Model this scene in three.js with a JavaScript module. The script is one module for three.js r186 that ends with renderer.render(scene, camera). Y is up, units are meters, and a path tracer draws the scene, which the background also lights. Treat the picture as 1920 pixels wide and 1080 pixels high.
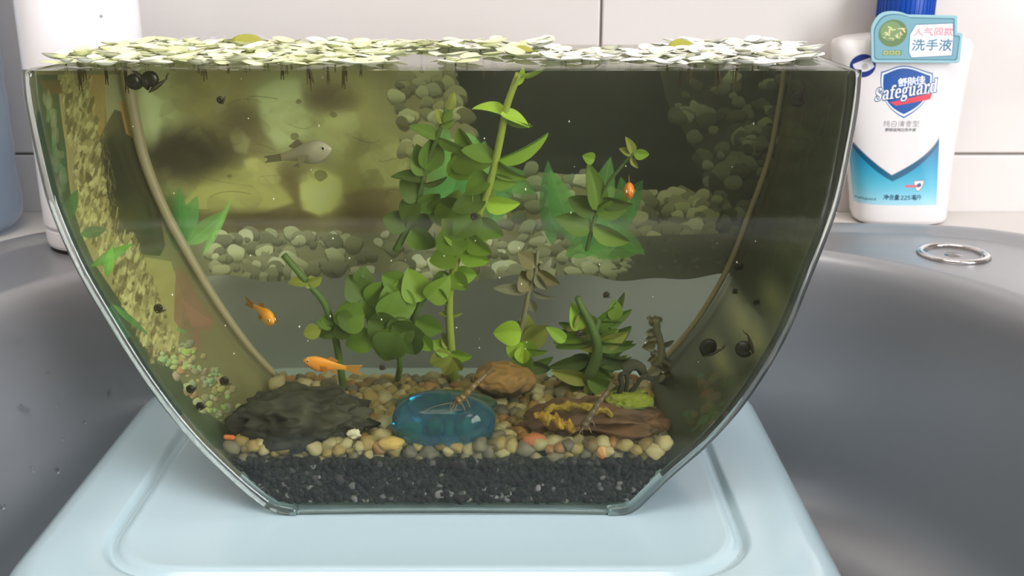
import * as THREE from 'three';
import { mergeGeometries, mergeVertices } from 'three/addons/utils/BufferGeometryUtils.js';
import { RoundedBoxGeometry } from 'three/addons/geometries/RoundedBoxGeometry.js';
import { RectAreaLightUniformsLib } from 'three/addons/lights/RectAreaLightUniformsLib.js';
import { ImprovedNoise } from 'three/addons/math/ImprovedNoise.js';

// ------------------------------------------------------------------ camera, light, exposure
const scene = new THREE.Scene();
scene.background = new THREE.Color(0x000000);
const FPX = 2000, PITCH = THREE.MathUtils.degToRad(17.9);
const CAM = new THREE.Vector3(0, 0.2266, 0.394);          // y = 0 is the top of the upturned basin, z = 0 the tank's front pane
const camera = new THREE.PerspectiveCamera(2 * Math.atan(540 / FPX) * 180 / Math.PI, 1920 / 1080, 0.02, 20);
camera.position.copy(CAM);
camera.rotation.set(-PITCH, 0, 0);
camera.focus = 0.41;
camera.userData.fStop = 24;
const renderer = new THREE.WebGLRenderer();
renderer.toneMapping = THREE.LinearToneMapping;
renderer.toneMappingExposure = 0.88;
renderer.shadowMap.enabled = true;
RectAreaLightUniformsLib.init();
const LAMPS = [ // x, y, z, width, depth, intensity, colour
  { at: [-0.2, 1.62, 0.62], w: 1.1, d: 0.7, i: 5.6, c: 0xfff6ee },
  { at: [0.85, 1.62, 1.5], w: 0.6, d: 0.6, i: 6.0, c: 0xf4f8ff },
];
const ADDED_WINDOW = { z: 1.42, y: 0.66, w: 1.2, h: 1.2, i: 18, c: 0xf6f8ff };   // unseen glowing window, added in the right-hand wall to light the tank's inside

// ------------------------------------------------------------------ helpers
const V = (x, y, z) => new THREE.Vector3(x, y, z);
let seed = 12345;
const rnd = () => { seed = (seed + 0x6d2b79f5) | 0; let t = Math.imul(seed ^ (seed >>> 15), 1 | seed); t = (t + Math.imul(t ^ (t >>> 7), 61 | t)) ^ t; return ((t ^ (t >>> 14)) >>> 0) / 4294967296; };
const rr = (a, b) => a + (b - a) * rnd();
const reseed = (n) => { seed = n; };
const lerp = THREE.MathUtils.lerp, clamp = THREE.MathUtils.clamp, smooth = THREE.MathUtils.smoothstep;
const noise = new ImprovedNoise();
const N = (x, y, z) => noise.noise(x, y, z);
const fbm = (x, y, z, o = 4) => { let s = 0, a = 0.5, f = 1; for (let i = 0; i < o; i++) { s += a * N(x * f, y * f, z * f); a *= 0.5; f *= 2.03; } return s; };
const CP = Math.cos(PITCH), SP = Math.sin(PITCH);
const ray = (px, py) => { const x = (px - 960) / FPX, y = -(py - 540) / FPX; return V(x, y * CP - SP, -y * SP - CP); };
const P = (px, py, z) => { const d = ray(px, py), t = (z - CAM.z) / d.z; return d.multiplyScalar(t).add(CAM); };      // a point at depth z
const Q = (px, py, y) => { const d = ray(px, py), t = (y - CAM.y) / d.y; return d.multiplyScalar(t).add(CAM); };      // a point at height y
const depthOf = (v) => { const p = v.clone().sub(CAM); return -(p.y * SP + p.z * CP) < 0 ? 0.4 : (-(p.y * SP) - p.z * CP); };
const proj = (v) => { const p = v.clone().sub(CAM), zc = -(p.y * SP + p.z * CP), yc = p.y * CP - p.z * SP; return [960 + FPX * p.x / zc, 540 - FPX * yc / zc]; };
const M1 = (v) => depthOf(v) / FPX;                       // metres per pixel there

const taken = new Map();
function numbered(n) { const k = taken.get(n) ?? 0; taken.set(n, k + 1); return k ? n + '_' + String(k).padStart(3, '0') : n; }
function sh(m) { m.castShadow = m.receiveShadow = true; return m; }
function mesh(name, g, m, parent) { const o = sh(new THREE.Mesh(g, m)); o.name = name; parent.add(o); return o; }
function tag(o, label, category, group, kind) { o.userData = { label, category }; if (group) o.userData.group = group; if (kind) o.userData.kind = kind; return o; }
function thing(name, label, category, at = [0, 0, 0], group) { const o = new THREE.Group(); o.name = numbered(name); o.position.set(...at); scene.add(o); return tag(o, label, category, group); }
function struct(name, g, m) { const o = mesh(name, g, m, scene); o.userData = { kind: 'structure' }; return o; }
const std = (c, r = 0.6, extra = {}) => new THREE.MeshPhysicalMaterial({ color: c, roughness: r, ...extra });
const pane = (c, ior, r = 0, extra = {}) => new THREE.MeshPhysicalMaterial({ color: c, roughness: r, transmission: 1, thickness: 0, ior, side: THREE.DoubleSide, ...extra });

function gridGeo(nu, nv, f, closedU = false) {           // surface from f(u, v) -> [x, y, z]
  const pos = [], uv = [], idx = [];
  for (let j = 0; j <= nv; j++) for (let i = 0; i <= nu; i++) { const p = f(i / nu, j / nv); pos.push(p[0] ?? p.x, p[1] ?? p.y, p[2] ?? p.z); uv.push(i / nu, j / nv); }
  for (let j = 0; j < nv; j++) for (let i = 0; i < nu; i++) { const a = j * (nu + 1) + i, b = a + 1, c = a + nu + 1, d = c + 1; idx.push(a, b, d, a, d, c); }
  const g = new THREE.BufferGeometry();
  g.setAttribute('position', new THREE.Float32BufferAttribute(pos, 3)); g.setAttribute('uv', new THREE.Float32BufferAttribute(uv, 2)); g.setIndex(idx);
  g.computeVertexNormals();
  if (closedU) { const n = g.attributes.normal; for (let j = 0; j <= nv; j++) { const a = j * (nu + 1), b = a + nu; const x = n.getX(a) + n.getX(b), y = n.getY(a) + n.getY(b), z = n.getZ(a) + n.getZ(b), l = Math.hypot(x, y, z) || 1; n.setXYZ(a, x / l, y / l, z / l); n.setXYZ(b, x / l, y / l, z / l); } }
  return g;
}
function tube(points, r0, r1 = r0, seg = 24, rad = 7) {  // tapered tube along points, ends closed
  const c = new THREE.CatmullRomCurve3(points), fr = c.computeFrenetFrames(seg, false);
  const rs = typeof r0 === 'function' ? r0 : (t) => lerp(r0, r1, t);
  const g = gridGeo(rad, seg + 2, (u, v) => {
    const k = clamp(Math.round(v * (seg + 2)) - 1, 0, seg), t = k / seg, p = c.getPoint(t), a = u * 2 * Math.PI;
    const end = v === 0 || v === 1 ? 0.001 : 1, r = rs(t) * end;
    return p.addScaledVector(fr.normals[k], Math.cos(a) * r).addScaledVector(fr.binormals[k], Math.sin(a) * r).toArray();
  }, true);
  return g;
}
function boxAt(x0, x1, y0, y1, z0, z1) { const g = new THREE.BoxGeometry(x1 - x0, y1 - y0, z1 - z0); g.translate((x0 + x1) / 2, (y0 + y1) / 2, (z0 + z1) / 2); return g; }
function rbox(x0, x1, y0, y1, z0, z1, r, s = 2) { const g = new RoundedBoxGeometry(x1 - x0, y1 - y0, z1 - z0, s, r); g.translate((x0 + x1) / 2, (y0 + y1) / 2, (z0 + z1) / 2); return g; }
function canvas(w, h) { const c = document.createElement('canvas'); c.width = w; c.height = h; return [c, c.getContext('2d')]; }
function tex(c, srgb = true) { const t = new THREE.CanvasTexture(c); if (srgb) t.colorSpace = THREE.SRGBColorSpace; t.magFilter = THREE.LinearFilter; t.anisotropy = 8; return t; }
const rgb = (r, g, b, a = 1) => `rgba(${r | 0},${g | 0},${b | 0},${a})`;
function noiseTex(size, f, rep) {                         // grey tileless map from f(u, v)
  const d = new Uint8Array(size * size * 4);
  for (let y = 0; y < size; y++) for (let x = 0; x < size; x++) { const v = clamp(f(x / size, y / size), 0, 1) * 255, o = (y * size + x) * 4; d[o] = d[o + 1] = d[o + 2] = v; d[o + 3] = 255; }
  const t = new THREE.DataTexture(d, size, size); t.magFilter = THREE.LinearFilter; t.wrapS = t.wrapT = THREE.MirroredRepeatWrapping; if (rep) t.repeat.set(rep, rep); t.needsUpdate = true; return t;
}
function bumpy(g, f) {                                    // move vertices along their direction from the centre by factor f(dir)
  g.deleteAttribute('uv'); g.deleteAttribute('normal'); g = mergeVertices(g, 1e-5);
  const p = g.attributes.position, v = V(0, 0, 0);
  for (let i = 0; i < p.count; i++) { v.fromBufferAttribute(p, i); f(v); p.setXYZ(i, v.x, v.y, v.z); }
  g.computeVertexNormals(); return g;
}
function paint(g, f) {                                    // vertex colours (linear) from f(position, normal) -> Color
  const p = g.attributes.position, n = g.attributes.normal, c = new Float32Array(p.count * 3), v = V(0, 0, 0), w = V(0, 0, 0);
  for (let i = 0; i < p.count; i++) { f(v.fromBufferAttribute(p, i), w.fromBufferAttribute(n, i)).toArray(c, i * 3); }
  g.setAttribute('color', new THREE.BufferAttribute(c, 3)); return g;
}
const C = (h) => new THREE.Color(h);
const mixC = (a, b, t) => a.clone().lerp(b, clamp(t, 0, 1));

// ------------------------------------------------------------------ key levels
const T = 0.095, GL = 0.003, GS = 0.0018;                              // tank depth, glass thickness
const DECK = CAM.y - 0.1562, WALLZ = -0.245, SINKFLOOR = -0.085;
const YW = P(960, 132, 0).y;                              // brim
const SOILTOP = 0.021;
const gravelY = (z) => lerp(0.0265, 0.0232, clamp(-z / T, 0, 1));

// ------------------------------------------------------------------ room shell
const wallPaint = std(0xb9b2a8, 0.9), groutMat = std(0xa39b93, 0.95);
const RX0 = -1.3, RX1 = 1.3, RZ1 = 2.1, RY0 = -0.78, RY1 = 1.7;
struct('floor', boxAt(RX0 - 0.1, RX1 + 0.1, RY0 - 0.1, RY0, WALLZ - 0.1, RZ1 + 0.1), std(0x7c6f62, 0.5));
struct('ceiling', boxAt(RX0 - 0.1, RX1 + 0.1, RY1, RY1 + 0.1, WALLZ - 0.1, RZ1 + 0.1), std(0xe6e3de, 0.9));
struct('wall_left', boxAt(RX0 - 0.1, RX0, RY0, RY1, WALLZ, RZ1), wallPaint);
struct('wall_front', boxAt(RX0, RX1, RY0, RY1, RZ1, RZ1 + 0.1), std(0x6a655f, 0.9));
{
  const { z, y, w, h } = ADDED_WINDOW, a = z - w / 2, b = z + w / 2, c = y - h / 2, d = y + h / 2, m = std(0x8f867c, 0.9), fm = std(0xe8e6e2, 0.5), X = RX1;
  struct('wall_right', mergeGeometries([boxAt(X, X + 0.1, RY0, RY1, WALLZ, a), boxAt(X, X + 0.1, RY0, RY1, b, RZ1), boxAt(X, X + 0.1, RY0, c, a, b), boxAt(X, X + 0.1, d, RY1, a, b)]), m);
  const win = struct('added_window_1', boxAt(X + 0.02, X + 0.03, c, d, a, b), new THREE.MeshStandardMaterial({ color: 0xffffff, emissive: ADDED_WINDOW.c, emissiveIntensity: 1.0 }));
  for (const q of [[c, d, a, a + 0.04], [c, d, b - 0.04, b], [c, c + 0.04, a, b], [d - 0.04, d, a, b], [c, d, z - 0.02, z + 0.02]]) mesh('added_window_frame', boxAt(X - 0.005, X + 0.02, ...q), fm, win);
  const l = new THREE.RectAreaLight(ADDED_WINDOW.c, ADDED_WINDOW.i, w - 0.08, h - 0.08); l.position.set(X - 0.012, y, z); l.rotation.y = Math.PI / 2; l.name = 'added_window_1_light'; scene.add(l);
}
{
  const wall = struct('wall_back', boxAt(RX0 - 0.1, RX1 + 0.1, RY0, RY1, WALLZ - 0.1, WALLZ - 0.003), groutMat);
  const tw = 0.3, th = 0.45, gx = P(1127, 40, WALLZ).x, gy = P(1850, 289, WALLZ).y, gap = 0.0013;
  const glaze = [0xd3cdc8, 0xd0cac5, 0xd5cfca].map((c) => std(c, 0.22, { clearcoat: 0.3, clearcoatRoughness: 0.1 }));
  const tg = new RoundedBoxGeometry(tw - gap, th - gap, 0.009, 2, 0.0012);
  for (let i = -3; i < 4; i++) for (let j = -1; j < 2; j++) {
    const t = mesh('tile', tg, glaze[(i * 5 + j * 3 + 60) % 3], wall);
    t.position.set(gx + (i + 0.5) * tw, gy + (j + 0.5) * th, WALLZ - 0.0045);
  }
}
LAMPS.forEach((l, k) => {
  const lamp = thing('ceiling_lamp', k ? 'small square ceiling lamp near the added window' : 'large rectangular ceiling lamp panel above the sink', 'lamp', [l.at[0], l.at[1], l.at[2]]);
  mesh('lamp_housing', rbox(-l.w / 2 - 0.03, l.w / 2 + 0.03, 0.004, RY1 - l.at[1], -l.d / 2 - 0.03, l.d / 2 + 0.03, 0.01), std(0xf2f2f0, 0.5), lamp);
  mesh('lamp_diffuser', boxAt(-l.w / 2, l.w / 2, -0.002, 0.003, -l.d / 2, l.d / 2), new THREE.MeshStandardMaterial({ color: 0xffffff, emissive: l.c, emissiveIntensity: 1.0 }), lamp);
  const a = new THREE.RectAreaLight(l.c, l.i, l.w, l.d); a.position.set(l.at[0], l.at[1] - 0.006, l.at[2]); a.rotation.x = -Math.PI / 2; a.name = 'ceiling_lamp_light'; scene.add(a);
});

// ------------------------------------------------------------------ counter and sink
const OX = [-0.288, 0.306], OZ = [-0.2055, 0.215];        // sink flange
const bowlC = [-0.003, 0.0266], bowlA = 0.255, bowlBack = 0.2145, bowlFront = 0.172, bowlN = 2.6;
function flangePt(a, grow = 0) {                          // rounded rectangle at angle a
  const cx = (OX[0] + OX[1]) / 2, cz = (OZ[0] + OZ[1]) / 2, hx = (OX[1] - OX[0]) / 2 + grow, hz = (OZ[1] - OZ[0]) / 2 + grow, n = 7;
  const c = Math.cos(a), s = Math.sin(a), r = Math.pow(Math.pow(Math.abs(c / hx), n) + Math.pow(Math.abs(s / hz), n), -1 / n);
  return [cx + r * c, cz + r * s];
}
function bowlPt(a, k = 1) {
  const c = Math.cos(a), s = Math.sin(a), r = Math.pow(Math.pow(Math.abs(c / bowlA), bowlN) + Math.pow(Math.abs(s / (s < 0 ? bowlBack : bowlFront)), bowlN), -1 / bowlN) * k;
  return [bowlC[0] + r * c, bowlC[1] + r * s];
}
{
  const shp = new THREE.Shape(); shp.moveTo(RX0, -WALLZ - 0.001).lineTo(RX1, -WALLZ - 0.001).lineTo(RX1, -0.222).lineTo(RX0, -0.222).closePath();
  const hole = new THREE.Path(); for (let i = 0; i <= 96; i++) { const [x, z] = flangePt(-i / 96 * 2 * Math.PI, -0.004); i ? hole.lineTo(x, -z) : hole.moveTo(x, -z); }
  shp.holes.push(hole);
  const g = new THREE.ExtrudeGeometry(shp, { depth: 0.03, bevelEnabled: false, curveSegments: 8 }); g.rotateX(-Math.PI / 2); g.translate(0, DECK - 0.031, 0);
  const t = thing('countertop', 'pale stone countertop along the foot of the white tiles', 'countertop');
  mesh('worktop_slab', g, std(0xcfcac5, 0.4), t);
}
const brushed = noiseTex(256, (u, v) => 0.5 + 0.5 * fbm(u * 160, v * 6, 2.2, 3), 1);
const steel = new THREE.MeshPhysicalMaterial({ color: 0x9c9da0, metalness: 0.5, roughness: 0.34, bumpMap: brushed, bumpScale: 0.00004 });
{
  const sink = thing('kitchen_sink', 'brushed stainless steel kitchen sink with deep rounded bowl', 'sink', [0, 0, 0]);
  const prof = [ // [mode 0 flange..1 bowl, grow or scale, height]
    ['f', 0.001, DECK + 0.0002], ['f', 0.0005, DECK + 0.0022], ['f', -0.003, DECK + 0.0034], ['f', -0.007, DECK + 0.0026], ['f', -0.01, DECK + 0.0004], ['f', -0.013, DECK - 0.0006],
    ['m', 0.25, DECK - 0.0006], ['m', 0.5, DECK - 0.0006], ['m', 0.75, DECK - 0.0006],
    ['b', 1.02, DECK - 0.0006], ['b', 1.005, DECK - 0.0018], ['b', 0.99, DECK - 0.006], ['b', 0.98, DECK - 0.012], ['b', 0.972, DECK - 0.022],
    ['b', 0.962, DECK - 0.05], ['b', 0.95, DECK - 0.085], ['b', 0.935, DECK - 0.115]];
  for (let i = 1; i <= 7; i++) { const a = i / 7 * Math.PI / 2; prof.push(['b', 0.935 - 0.2 * (1 - Math.cos(a)), DECK - 0.115 - (DECK - 0.115 - SINKFLOOR) * Math.sin(a)]); }
  prof.push(['b', 0.5, SINKFLOOR - 0.001], ['b', 0.25, SINKFLOOR - 0.002], ['b', 0.16, SINKFLOOR - 0.003]);
  const nu = 128, nv = prof.length - 1;
  const g = gridGeo(nu, nv, (u, v) => {
    const a = -u * 2 * Math.PI, [m, k, y] = prof[Math.round(v * nv)];
    if (m === 'f') { const [x, z] = flangePt(a, k); return [x, y, z]; }
    if (m === 'b') { const [x, z] = bowlPt(a, k); return [x, y, z]; }
    const [x0, z0] = flangePt(a, -0.013), [x1, z1] = bowlPt(a, 1.02); return [lerp(x0, x1, k), y, lerp(z0, z1, k)];
  }, true);
  const uv = g.attributes.uv, pp = g.attributes.position; for (let i = 0; i < uv.count; i++) uv.setXY(i, pp.getX(i) * 4, pp.getZ(i) * 4 + pp.getY(i) * 3);
  mesh('sink_bowl', g, steel, sink);
  const dr = new THREE.LatheGeometry([[0.0001, -0.001], [0.02, -0.001], [0.03, 0.0005], [0.038, 0.003], [0.0395, 0.0025], [0.0385, -0.004]].map((p) => new THREE.Vector2(...p)), 48); dr.translate(bowlC[0], SINKFLOOR - 0.002, bowlC[1]);
  mesh('drain_strainer', dr, std(0x77736f, 0.3, { metalness: 1 }), sink);
}
{ // chrome cover on the sink deck
  const p = Q(1788, 476, DECK);
  const t = thing('tap_hole_cover', 'small chrome hole cover set in the sink deck before the soap bottle', 'cover', [p.x, DECK, p.z]);
  const chrome = std(0xd8d4d2, 0.12, { metalness: 1 });
  mesh('cover_ring', new THREE.LatheGeometry([[0.0145, -0.002], [0.0148, 0.0006], [0.016, 0.0016], [0.0178, 0.0012], [0.0188, -0.0005], [0.0145, -0.002]].map((q) => new THREE.Vector2(...q)), 48), chrome, t);
  mesh('cover_cap', new THREE.LatheGeometry([[0.0001, 0.0004], [0.004, -0.0002], [0.0085, -0.0022], [0.012, -0.0018], [0.0142, 0.0006], [0.0148, -0.003]].map((q) => new THREE.Vector2(...q)), 48), std(0x8d8885, 0.15, { metalness: 1 }), t);
}

// ------------------------------------------------------------------ upturned plastic basin
{
  const t = thing('plastic_basin', 'pale blue plastic basin turned upside down under the fish tank', 'basin', [-0.034, SINKFLOOR, -0.047]);
  const oy = -SINKFLOOR;                                  // top plane in local y
  const rrp = (a, hx, hz, r) => {                         // rounded rectangle with true corner radius
    const per = [2 * (hx - r), 2 * (hz - r)], arc = Math.PI / 2 * r, tot = 2 * per[0] + 2 * per[1] + 4 * arc; let s = a * tot;
    const segs = [[per[1], (q) => [hx, -hz + r + q]], [arc, (q) => [hx - r + r * Math.cos(q / r), hz - r + r * Math.sin(q / r)]], [per[0], (q) => [hx - r - q, hz]], [arc, (q) => [-hx + r - r * Math.sin(q / r), hz - r + r * Math.cos(q / r)]], [per[1], (q) => [-hx, hz - r - q]], [arc, (q) => [-hx + r - r * Math.cos(q / r), -hz + r - r * Math.sin(q / r)]], [per[0], (q) => [-hx + r + q, -hz]], [arc, (q) => [hx - r + r * Math.sin(q / r), -hz + r - r * Math.cos(q / r)]]];
    for (const [l, f] of segs) { if (s <= l + 1e-9) return f(s); s -= l; }
    return [hx, -hz + r];
  };
  const HX = 0.157, HZ = 0.122;
  const prof = [ // inset from the outer top edge, y below the top
    [-0.034, -0.083, 0.07], [-0.032, -0.08, 0.07], [-0.022, -0.05, 0.062], [-0.012, -0.022, 0.055], [-0.007, -0.011, 0.052], [-0.0035, -0.0055, 0.05], [0.001, -0.0022, 0.048], [0.006, -0.0008, 0.045],
    [0.018, 0, 0.04], [0.0265, 0, 0.034], [0.0285, -0.0006, 0.032], [0.0298, -0.0024, 0.031], [0.0312, -0.0026, 0.03], [0.0328, -0.0009, 0.029], [0.0345, 0.0002, 0.028], [0.037, 0.0004, 0.026], [0.042, -0.0004, 0.022], [0.06, -0.0004, 0.015], [0.09, -0.0004, 0.008], [0.1215, -0.0004, 0.0003]];
  const nv = prof.length - 1;
  const g = gridGeo(160, nv, (u, v) => {
    const [ins, y, r] = prof[Math.round(v * nv)], [x, z] = rrp(1 - u, HX - ins, Math.max(HZ - ins, 0.0004), Math.min(r, Math.max(HZ - ins, 0.0004)));
    return [x, oy + y, z];
  }, true);
  const wear = noiseTex(512, (u, v) => 0.45 + 0.3 * fbm(u * 9, v * 9, 4.4, 4), 1);
  const uv = g.attributes.uv, pp = g.attributes.position; for (let i = 0; i < uv.count; i++) uv.setXY(i, pp.getX(i) * 3.1 + 0.5, pp.getZ(i) * 3.1 + pp.getY(i) * 2 + 0.5);
  mesh('basin_shell', g, std(0xb9d2da, 0.3, { roughnessMap: wear, clearcoat: 0.35, clearcoatRoughness: 0.2 }), t);
}

// ------------------------------------------------------------------ the tank
const outPx = [[50, 133], [52, 165], [62, 225], [76, 290], [97, 375], [122, 440], [152, 505], [200, 588], [270, 700], [350, 806], [420, 878], [490, 938], [528, 960], [556, 966]];
const outPxR = [[1606, 129], [1604, 165], [1597, 220], [1586, 280], [1562, 388], [1515, 512], [1462, 638], [1392, 750], [1330, 822], [1250, 893], [1195, 945], [1170, 962], [1140, 969]];
const L2 = outPx.map(([x, y]) => P(x, y, 0)), R2 = outPxR.map(([x, y]) => P(x, y, 0));
for (const a of [L2, R2]) { a[0].y = YW; a[a.length - 1].y = 0.0006; }
const curveL = new THREE.CatmullRomCurve3(L2), curveR = new THREE.CatmullRomCurve3(R2);
const NP = 44;
const left = curveL.getSpacedPoints(NP).map((p) => [p.x, p.y]), right = curveR.getSpacedPoints(NP).map((p) => [p.x, p.y]);
function offset(pts, d, sgn) {                            // inward offset of a side profile
  return pts.map((p, i) => { const a = pts[Math.max(i - 1, 0)], b = pts[Math.min(i + 1, pts.length - 1)], tx = b[0] - a[0], ty = b[1] - a[1], l = Math.hypot(tx, ty); return [p[0] + sgn * -ty / l * d, p[1] + sgn * tx / l * d]; });
}
const leftIn = offset(left, GS, 1), rightIn = offset(right, GS, -1);   // left runs downwards: inward is +x
leftIn[0][1] = rightIn[0][1] = YW;
const sideX = (pts, y) => { for (let i = 0; i < pts.length - 1; i++) if (pts[i][1] >= y && pts[i + 1][1] <= y) return lerp(pts[i][0], pts[i + 1][0], (pts[i][1] - y) / Math.max(1e-9, pts[i][1] - pts[i + 1][1])); return y > pts[0][1] ? pts[0][0] : pts[pts.length - 1][0]; };
function shapeOf(l, r) { const s = new THREE.Shape(); l.forEach((p, i) => i ? s.lineTo(...p) : s.moveTo(...p)); [...r].reverse().forEach((p) => s.lineTo(...p)); s.closePath(); return s; }
function strip(a, b, z0, z1) { const s = new THREE.Shape(); a.forEach((p, i) => i ? s.lineTo(...p) : s.moveTo(...p)); [...b].reverse().forEach((p) => s.lineTo(...p)); s.closePath(); const g = new THREE.ExtrudeGeometry(s, { depth: z1 - z0, bevelEnabled: false }); g.translate(0, 0, z0); return g; }
const glassMat = pane(0xfdfefc, 1.36, 0.0), glassSide = pane(0xfbfdfa, 1.2, 0.0), glassEdge = new THREE.MeshPhysicalMaterial({ color: 0xf4f8f6, roughness: 0.02, transmission: 1, thickness: 0.004, ior: 1.5, attenuationColor: C(0xb8d4c8), attenuationDistance: 0.06 });
const tank = thing('fish_tank', 'boat-shaped glass fish tank filled to the brim on the upturned basin', 'aquarium', [0, 0, 0]);
mesh('front_pane', strip(left, right, -GL, 0), glassMat, tank);
mesh('back_pane', strip(left, right, -T - GL, -T), glassSide, tank);
mesh('side_wall', strip(left, leftIn, -T + 0.0001, -GL - 0.0001), glassSide, tank);
mesh('side_wall', strip(right, rightIn, -T + 0.0001, -GL - 0.0001), glassSide, tank);
mesh('base_pane', boxAt(left[NP][0], right[NP][0], 0.0006, 0.0026, -T, -GL), glassSide, tank);
const bead = (pts, z, r) => tube(pts.map((p) => V(p[0], p[1], z)), r, r, 90, 10);
const everyN = (a, n) => a.filter((_, i) => i % n === 0);
mesh('glass_edge', bead(everyN(left, 2), -0.0018, 0.0025), glassEdge, tank);
mesh('glass_edge', bead(everyN(right, 2), -0.0018, 0.0025), glassEdge, tank);
mesh('glass_edge', bead([left[NP], [0.3 * right[NP][0] + 0.7 * left[NP][0], 0.0012], [0.7 * right[NP][0] + 0.3 * left[NP][0], 0.0012], right[NP]], -0.0013, 0.0012), glassEdge, tank);
const seamMat = std(0xb9ad8c, 0.5, { transmission: 0.35 });
mesh('back_seam', tube(everyN(leftIn, 2).slice(0, -2).map((p) => V(p[0] + 0.0022, p[1], -T + 0.0028)), (t) => lerp(0.0031, 0.0014, t), 0, 60, 8), seamMat, tank);
mesh('back_seam', tube(everyN(rightIn, 2).slice(0, -2).map((p) => V(p[0] - 0.0012, p[1], -T + 0.0014)), (t) => lerp(0.0012, 0.0016, t), 0, 60, 8), seamMat, tank);

// ------------------------------------------------------------------ water
{
  const w = thing('tank_water', 'murky olive water filling the tank up to its rim', 'water'); w.userData.kind = 'thing';
  const x0 = left[0][0] + 0.0008, x1 = right[0][0] - 0.0008, z0 = -T + 0.0002 - GL, z1 = -0.0008;
  mesh('water_surface', gridGeo(80, 40, (u, v) => {
    const a = 0.5 - 0.5 * Math.cos(Math.PI * u), b = 0.5 - 0.5 * Math.cos(Math.PI * v), x = lerp(x0, x1, a), z = lerp(z1, z0, b), d = Math.min(x - x0, x1 - x, z - z0, z1 - z);
    return [x, YW + 0.0004 + 0.001 * (1 - Math.exp(-d / 0.0035)) + 0.00008 * N(x * 60, 0, z * 60), z];
  }), pane(0xfcfdf8, 1.36, 0.03), w);
  const li = offset(left, GS + 0.0003, 1), ri = offset(right, GS + 0.0003, -1); li[0][1] = ri[0][1] = YW - 0.0005;
  mesh('water_body', strip(li, ri, -T + 0.0004, -GL - 0.0004), pane(0xf8f8ec, 1.1, 0.25), w);
}
const surfY = YW + 0.0014;

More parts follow.
